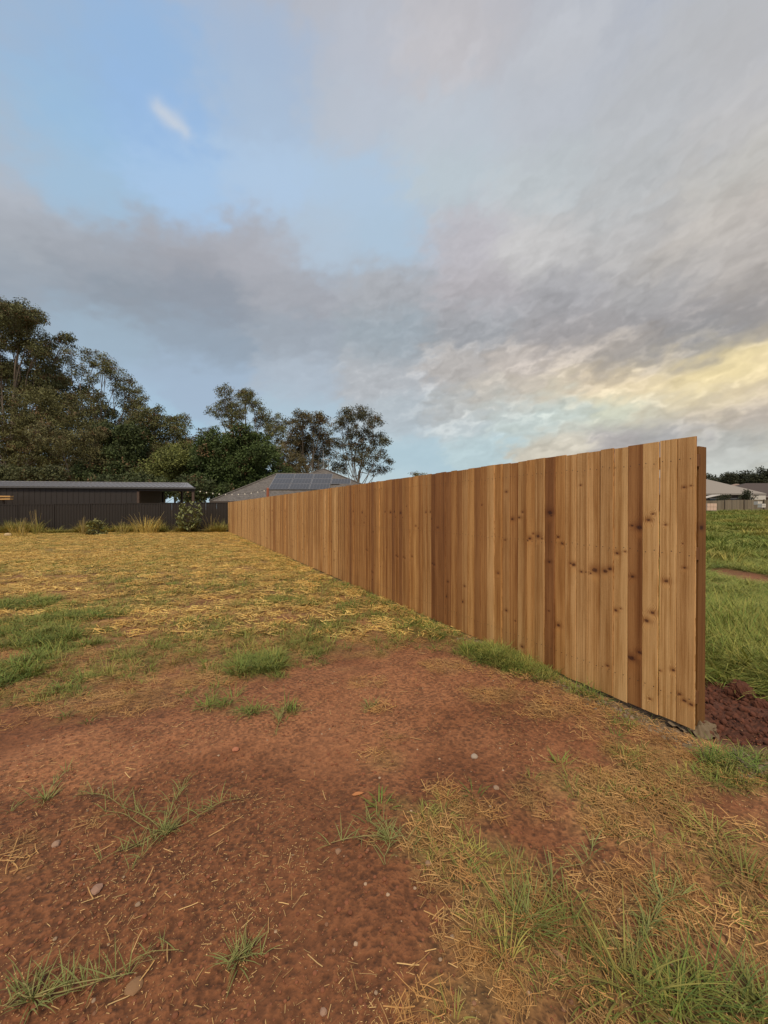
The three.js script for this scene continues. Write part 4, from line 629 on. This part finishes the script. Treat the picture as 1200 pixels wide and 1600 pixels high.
tree(3, 'gum_tree', 'broad brownish gum tree behind the plank rack end of the shed', 46, 15, [[-30, 630, 34], [15, 625, 30], [55, 632, 32], [100, 628, 28], [-10, 672, 34], [35, 672, 30], [80, 668, 34], [118, 664, 24], [10, 712, 32], [50, 716, 30], [95, 706, 30], [-35, 720, 36]], { ...GUM, col: [0.1, 0.1, 0.034], dens: 24, open: 0.47, split: 0.4, deep: 7, trunk: 0.36 });
tree(18, 'shade_tree', 'dark dense tree filling the treeline behind the broad brownish gum', 60, 60, [[-20, 600, 34], [30, 612, 34], [80, 608, 32], [125, 620, 30], [0, 660, 36], [60, 670, 36], [120, 672, 34], [160, 660, 26], [200, 672, 26], [40, 725, 40], [110, 725, 40], [180, 720, 36], [240, 725, 34]], { ...BUSH, col: [0.066, 0.074, 0.024], dens: 15, leaf: 1.1, open: 0.46 });
tree(4, 'gum_tree', 'slender pale stemmed gum behind the middle of the shed', 44, 118, [[110, 690, 22], [140, 684, 20], [128, 712, 22], [105, 730, 20], [150, 720, 18], [120, 750, 22], [148, 748, 16]], { ...GUM, col: [0.105, 0.1, 0.038], dens: 34, open: 0.46, split: 0.45, trunk: 0.2 });
tree(5, 'gum_tree', 'rounded olive gum tree at the edge of the gap in the treeline', 52, 255, [[232, 662, 20], [252, 656, 18], [270, 662, 17], [284, 674, 11], [245, 690, 24], [270, 695, 22], [220, 690, 22], [290, 690, 8], [255, 722, 24]], { ...GUM, col: [0.1, 0.104, 0.034], dens: 44, open: 0.42, trunk: 0.28 });
tree(6, 'shade_tree', 'dark green bushy tree behind the shed middle', 47, 185, [[170, 680, 18], [190, 672, 18], [208, 682, 16], [165, 705, 24], [200, 708, 26], [225, 720, 20], [180, 735, 26], [215, 745, 24], [160, 748, 20]], { ...BUSH, col: [0.05, 0.07, 0.02] });
tree(7, 'shade_tree', 'yellow green tree rising over the open bay of the shed', 45, 275, [[250, 715, 22], [275, 705, 18], [292, 718, 18], [265, 738, 24], [290, 745, 20], [240, 748, 22], [305, 735, 12]], { ...BUSH, col: [0.12, 0.135, 0.034], open: 0.44 });
tree(8, 'shade_tree', 'dense rounded green tree between the shed and the solar panels', 44, 372, [[372, 690, 24], [345, 698, 24], [395, 698, 22], [330, 718, 22], [360, 722, 32], [400, 722, 28], [420, 715, 18], [432, 738, 16], [322, 744, 20], [350, 754, 28], [390, 756, 28], [415, 752, 20], [380, 676, 12]], { ...BUSH, col: [0.05, 0.078, 0.018], dens: 52, open: 0.36 });
tree(9, 'gum_tree', 'tall open gum tree behind the dense rounded tree', 62, 385, [[346, 630, 11], [358, 618, 10], [376, 616, 12], [392, 624, 11], [404, 636, 10], [340, 645, 9], [362, 640, 13], [382, 646, 13], [400, 654, 11], [360, 660, 10], [416, 648, 7], [428, 654, 9], [440, 660, 9], [436, 674, 11], [420, 672, 11], [445, 686, 10]], { ...GUM, dens: 34, open: 0.45, split: 0.6, trunk: 0.34 });
tree(10, 'gum_tree', 'brownish gum tree with a pale stem behind the aerial', 55, 482, [[462, 664, 11], [478, 658, 11], [492, 656, 11], [505, 660, 9], [470, 680, 15], [490, 678, 14], [455, 696, 16], [476, 704, 18], [498, 700, 13], [446, 716, 16], [470, 728, 18], [494, 724, 12], [510, 688, 7], [452, 736, 14]], { ...GUM, col: [0.105, 0.09, 0.038], dens: 44, open: 0.42, split: 0.55, trunk: 0.28 });
tree(11, 'gum_tree', 'open multi stemmed gum tree standing apart beyond the aerial', 58, 557, [[540, 650, 12], [556, 646, 12], [572, 650, 11], [530, 664, 9], [586, 664, 10], [548, 670, 13], [568, 672, 12], [590, 682, 9], [534, 690, 10], [556, 694, 13], [578, 694, 12], [600, 694, 7], [544, 714, 11], [568, 718, 12], [592, 712, 10], [608, 718, 6], [530, 730, 9], [586, 732, 9], [602, 732, 6]], { ...GUM, dens: 34, open: 0.45, split: 0.45, trunk: 0.24, col: [0.066, 0.066, 0.034] });
tree(12, 'gum_tree', 'small thin gum showing in the gap of the treeline', 62, 320, [[316, 670, 7], [326, 666, 7], [320, 682, 9], [310, 692, 9], [328, 690, 8]], { ...GUM, col: [0.075, 0.062, 0.03], dens: 18, trunk: 0.14 });
tree(13, 'gum_tree', 'slim dark gum between the aerial and the open gum', 60, 512, [[512, 672, 8], [518, 690, 9], [514, 708, 10], [520, 726, 9]], { ...GUM, dens: 22, trunk: 0.16 });
tree(14, 'garden_shrub', 'bushy garden shrub behind the plank rack end of the shed', 38, 20, [[-20, 752, 22], [15, 748, 22], [48, 752, 20], [78, 750, 20]], { ...BUSH, col: [0.06, 0.066, 0.024], trunk: 0.1 });
tree(15, 'garden_shrub', 'long bushy garden shrub behind the open bay of the shed', 39, 205, [[140, 756, 16], [170, 758, 18], [205, 756, 18], [240, 760, 18], [275, 764, 18], [310, 768, 20]], { ...BUSH, col: [0.05, 0.066, 0.022], trunk: 0.1 });
tree(16, 'garden_shrub', 'leafy garden shrub between the shed and the house', 41, 330, [[312, 762, 18], [335, 768, 16], [355, 772, 14], [430, 750, 14], [450, 752, 12]], { ...BUSH, col: [0.055, 0.08, 0.022], trunk: 0.1 });
tree(17, 'far_tree', 'small distant tree just topping the timber fence', 60, 655, [[645, 741, 4], [655, 739, 4], [662, 741, 3], [650, 750, 7], [660, 755, 8]], { ...GUM, dens: 30, trunk: 0.12, group: 'distant trees' });

// ---------------------------------------------------------------- far side of the paddock behind the fence
{
  const gy = (px, Z) => { const p = W(px, 800, Z); return height(p.x, p.z); };
  // far timber fence
  const a = W(1040, 800, 48), b = W(1290, 800, 48), t = thing('low_fence', 'weathered grey brown paling fence at the far edge of the green paddock', 'fence', null, [a.x, 0, a.z]), pm = [mat(0.2, 0.17, 0.125), mat(0.17, 0.14, 0.105), mat(0.23, 0.19, 0.14)], r = rng(61);
  const pg = box(0.145, 1.32, 0.02, 0, 0.66, 0);
  for (let x = 0, i = 0; x < b.x - a.x; x += 0.15, i++) { const y = height(a.x + x, a.z); part('paling', pg, pm[r() * 3 | 0], t).position.set(x, y + 0.12, (i % 2) * 0.012); }
  for (let x = 0; x < b.x - a.x; x += 2.4) { const y = height(a.x + x + 1.2, a.z); part('sleeper', box(2.38, 0.24, 0.06, x + 1.2, y + 0.06, 0.06), mat(0.33, 0.28, 0.2), t); part('post', box(0.1, 1.5, 0.1, x, y + 0.7, 0.11), mat(0.15, 0.12, 0.09), t); }
  // houses
  const hip = (name, label, x0, x1, Z0, Z1, eave, ridge, rx0, rx1, roofC, wallC) => {
    const o = [(x0 + x1) / 2, 1.0, -(Z0 + Z1) / 2], h = thing(name, label, 'house', 'houses beyond the far fence', o), V = (x, y, Z) => new THREE.Vector3(x - o[0], y - o[1], -Z - o[2]), Zm = (Z0 + Z1) / 2, rm = mat(...roofC, 0.7), f = (...p) => { const g = new THREE.BufferGeometry(); g.setAttribute('position', new THREE.Float32BufferAttribute(p.flatMap(v => v.toArray()), 3)); g.setIndex(p.length === 4 ? [0, 1, 2, 0, 2, 3] : [0, 1, 2]); const k = g.toNonIndexed(); k.computeVertexNormals(); return k; };
    const A_ = V(x0, eave, Z0), B_ = V(x1, eave, Z0), C_ = V(x1, eave, Z1), D_ = V(x0, eave, Z1), P = V(rx0, ridge, Zm), Q = V(rx1, ridge, Zm);
    part('roof', mergeGeometries([f(A_, B_, Q, P), f(B_, C_, Q), f(C_, D_, P, Q), f(D_, A_, P)]), rm, h);
    part('fascia', box(x1 - x0 + 0.04, 0.2, Z1 - Z0 + 0.04, 0, eave - o[1] - 0.105, 0), mat(0.3, 0.28, 0.26), h);
    const wall = part('wall', box(x1 - x0 - 1.1, eave - o[1] - 0.21, Z1 - Z0 - 1.1, 0, (eave - o[1] - 0.21) / 2, 0), mat(...wallC), h);
    return [h, wall];
  };
  const X = (px, Z) => (px - 600) / F * Z;
  const [hA] = hip('house', 'grey hip roofed house behind the far paling fence', 34, X(1197, 55), 55, 65, 3.62, 6.2, 40, X(1096, 60), [0.3, 0.27, 0.24], [0.07, 0.055, 0.05]);
  const o = hA.position; part('white_wall', box(2.1, 2.2, 0.12, X(1184, 54.4) - o.x, 1.2, -54.4 - o.z), mat(0.62, 0.6, 0.56), hA);
  for (const px of [1120, 1136, 1152]) { const w = part('window', box(1.2, 1.1, 0.1, X(px, 55) - o.x, 1.35, -55.5 - o.z), mat(0.03, 0.035, 0.04, 0.15), hA); part('frame', box(1.32, 0.08, 0.14, X(px, 55) - o.x, 1.94, -55.5 - o.z), mat(0.5, 0.48, 0.45), w); }
  const aw = part('awning', box(2.4, 0.06, 1.6), mat(0.55, 0.52, 0.48), hA); aw.position.set(X(1112, 53) - o.x, 2.1, -53.6 - o.z); aw.rotation.z = 0.22;
  hip('house', 'dark brown roofed house standing behind the grey hip roofed house', X(1140, 72), X(1260, 72), 72, 84, 3.8, 6.6, X(1165, 78), X(1230, 78), [0.075, 0.055, 0.048], [0.25, 0.2, 0.17]);
  hip('house', 'small tan roofed house under the far treeline', X(1125, 95), X(1180, 95), 95, 105, 5.2, 7.9, X(1148, 100), X(1154, 100), [0.28, 0.2, 0.16], [0.3, 0.25, 0.2]);
  hip('house', 'pale grey roofed house beyond the dark brown roof', X(1184, 100), X(1260, 100), 100, 112, 6.0, 8.3, X(1206, 106), X(1240, 106), [0.36, 0.35, 0.34], [0.4, 0.36, 0.3]);
  // tree by the far house, treeline beyond
  tree(30, 'far_tree', 'small dark tree standing at the far paling fence', 50, 1167, [[1164, 770, 4], [1168, 776, 5], [1167, 783, 4], [1161, 776, 4]], { ...BUSH, dens: 60, leaf: 0.7, deep: 0.5, group: 'distant trees', trunk: 0.1, col: [0.04, 0.046, 0.02] });
  tree(31, 'far_tree', 'low dark shrub at the far house wall', 51, 1130, [[1128, 779, 4], [1133, 777, 4], [1122, 781, 3]], { ...BUSH, dens: 60, leaf: 0.6, deep: 0.5, group: 'distant trees', trunk: 0.08, col: [0.04, 0.046, 0.02] });
  const rr = rng(88), hills = [[1060, 744], [1082, 742], [1104, 743], [1122, 740], [1138, 742], [1154, 738], [1172, 735], [1190, 731], [1208, 729], [1228, 728], [1250, 729], [1272, 730]];
  hills.forEach(([px, py], i) => { const k = 9; tree(40 + i, 'far_tree', 'dark tree in the far treeline beyond the houses', 135 + (i % 3) * 6, px, [[px, py + k, k], [px - 9, py + k + 5, 8], [px + 9, py + k + 4, 8], [px, py + k + 12, 12], [px - 10, py + k + 16, 10], [px + 10, py + k + 16, 10]], { sprig: farSprig, bark: barkDark, col: [0.03, 0.036, 0.017], dens: 7, open: 0.4, brown: 0, deep: 8, group: 'far treeline', trunk: 0.4 }); });
  // pale boxes left in the grass
  const crate = (px, py, wpx, hpx, Z, col, label) => { const p = W(px, py, Z), w = wpx / F * Z, h = hpx / F * Z, c = thing('block_stack', label, 'blocks', 'pale block stacks', [p.x, p.y - h / 2, p.z]); const n = 3, m = mat(...col); for (let i = 0; i < n; i++) for (let j = 0; j < 2; j++) part('block', box(w / n - 0.02, h / 2 - 0.015, 0.5, -w / 2 + (i + 0.5) * w / n, h / 4 + j * h / 2, (j ? 0.02 : 0)), m, c); };
  crate(1109, 792, 15, 11, 38, [0.72, 0.52, 0.42], 'pinkish stack of pale blocks standing in the green paddock');
  crate(1184, 786, 7, 5, 44, [0.75, 0.7, 0.66], 'smallest white stack of blocks near the far paling fence');
  crate(1190, 790, 6, 6, 43, [0.75, 0.7, 0.66], 'taller white stack of blocks next to a smaller white stack');
}

scene.traverse(o => { if (o.isMesh) { o.castShadow = true; o.receiveShadow = true; } });
renderer.render(scene, camera);
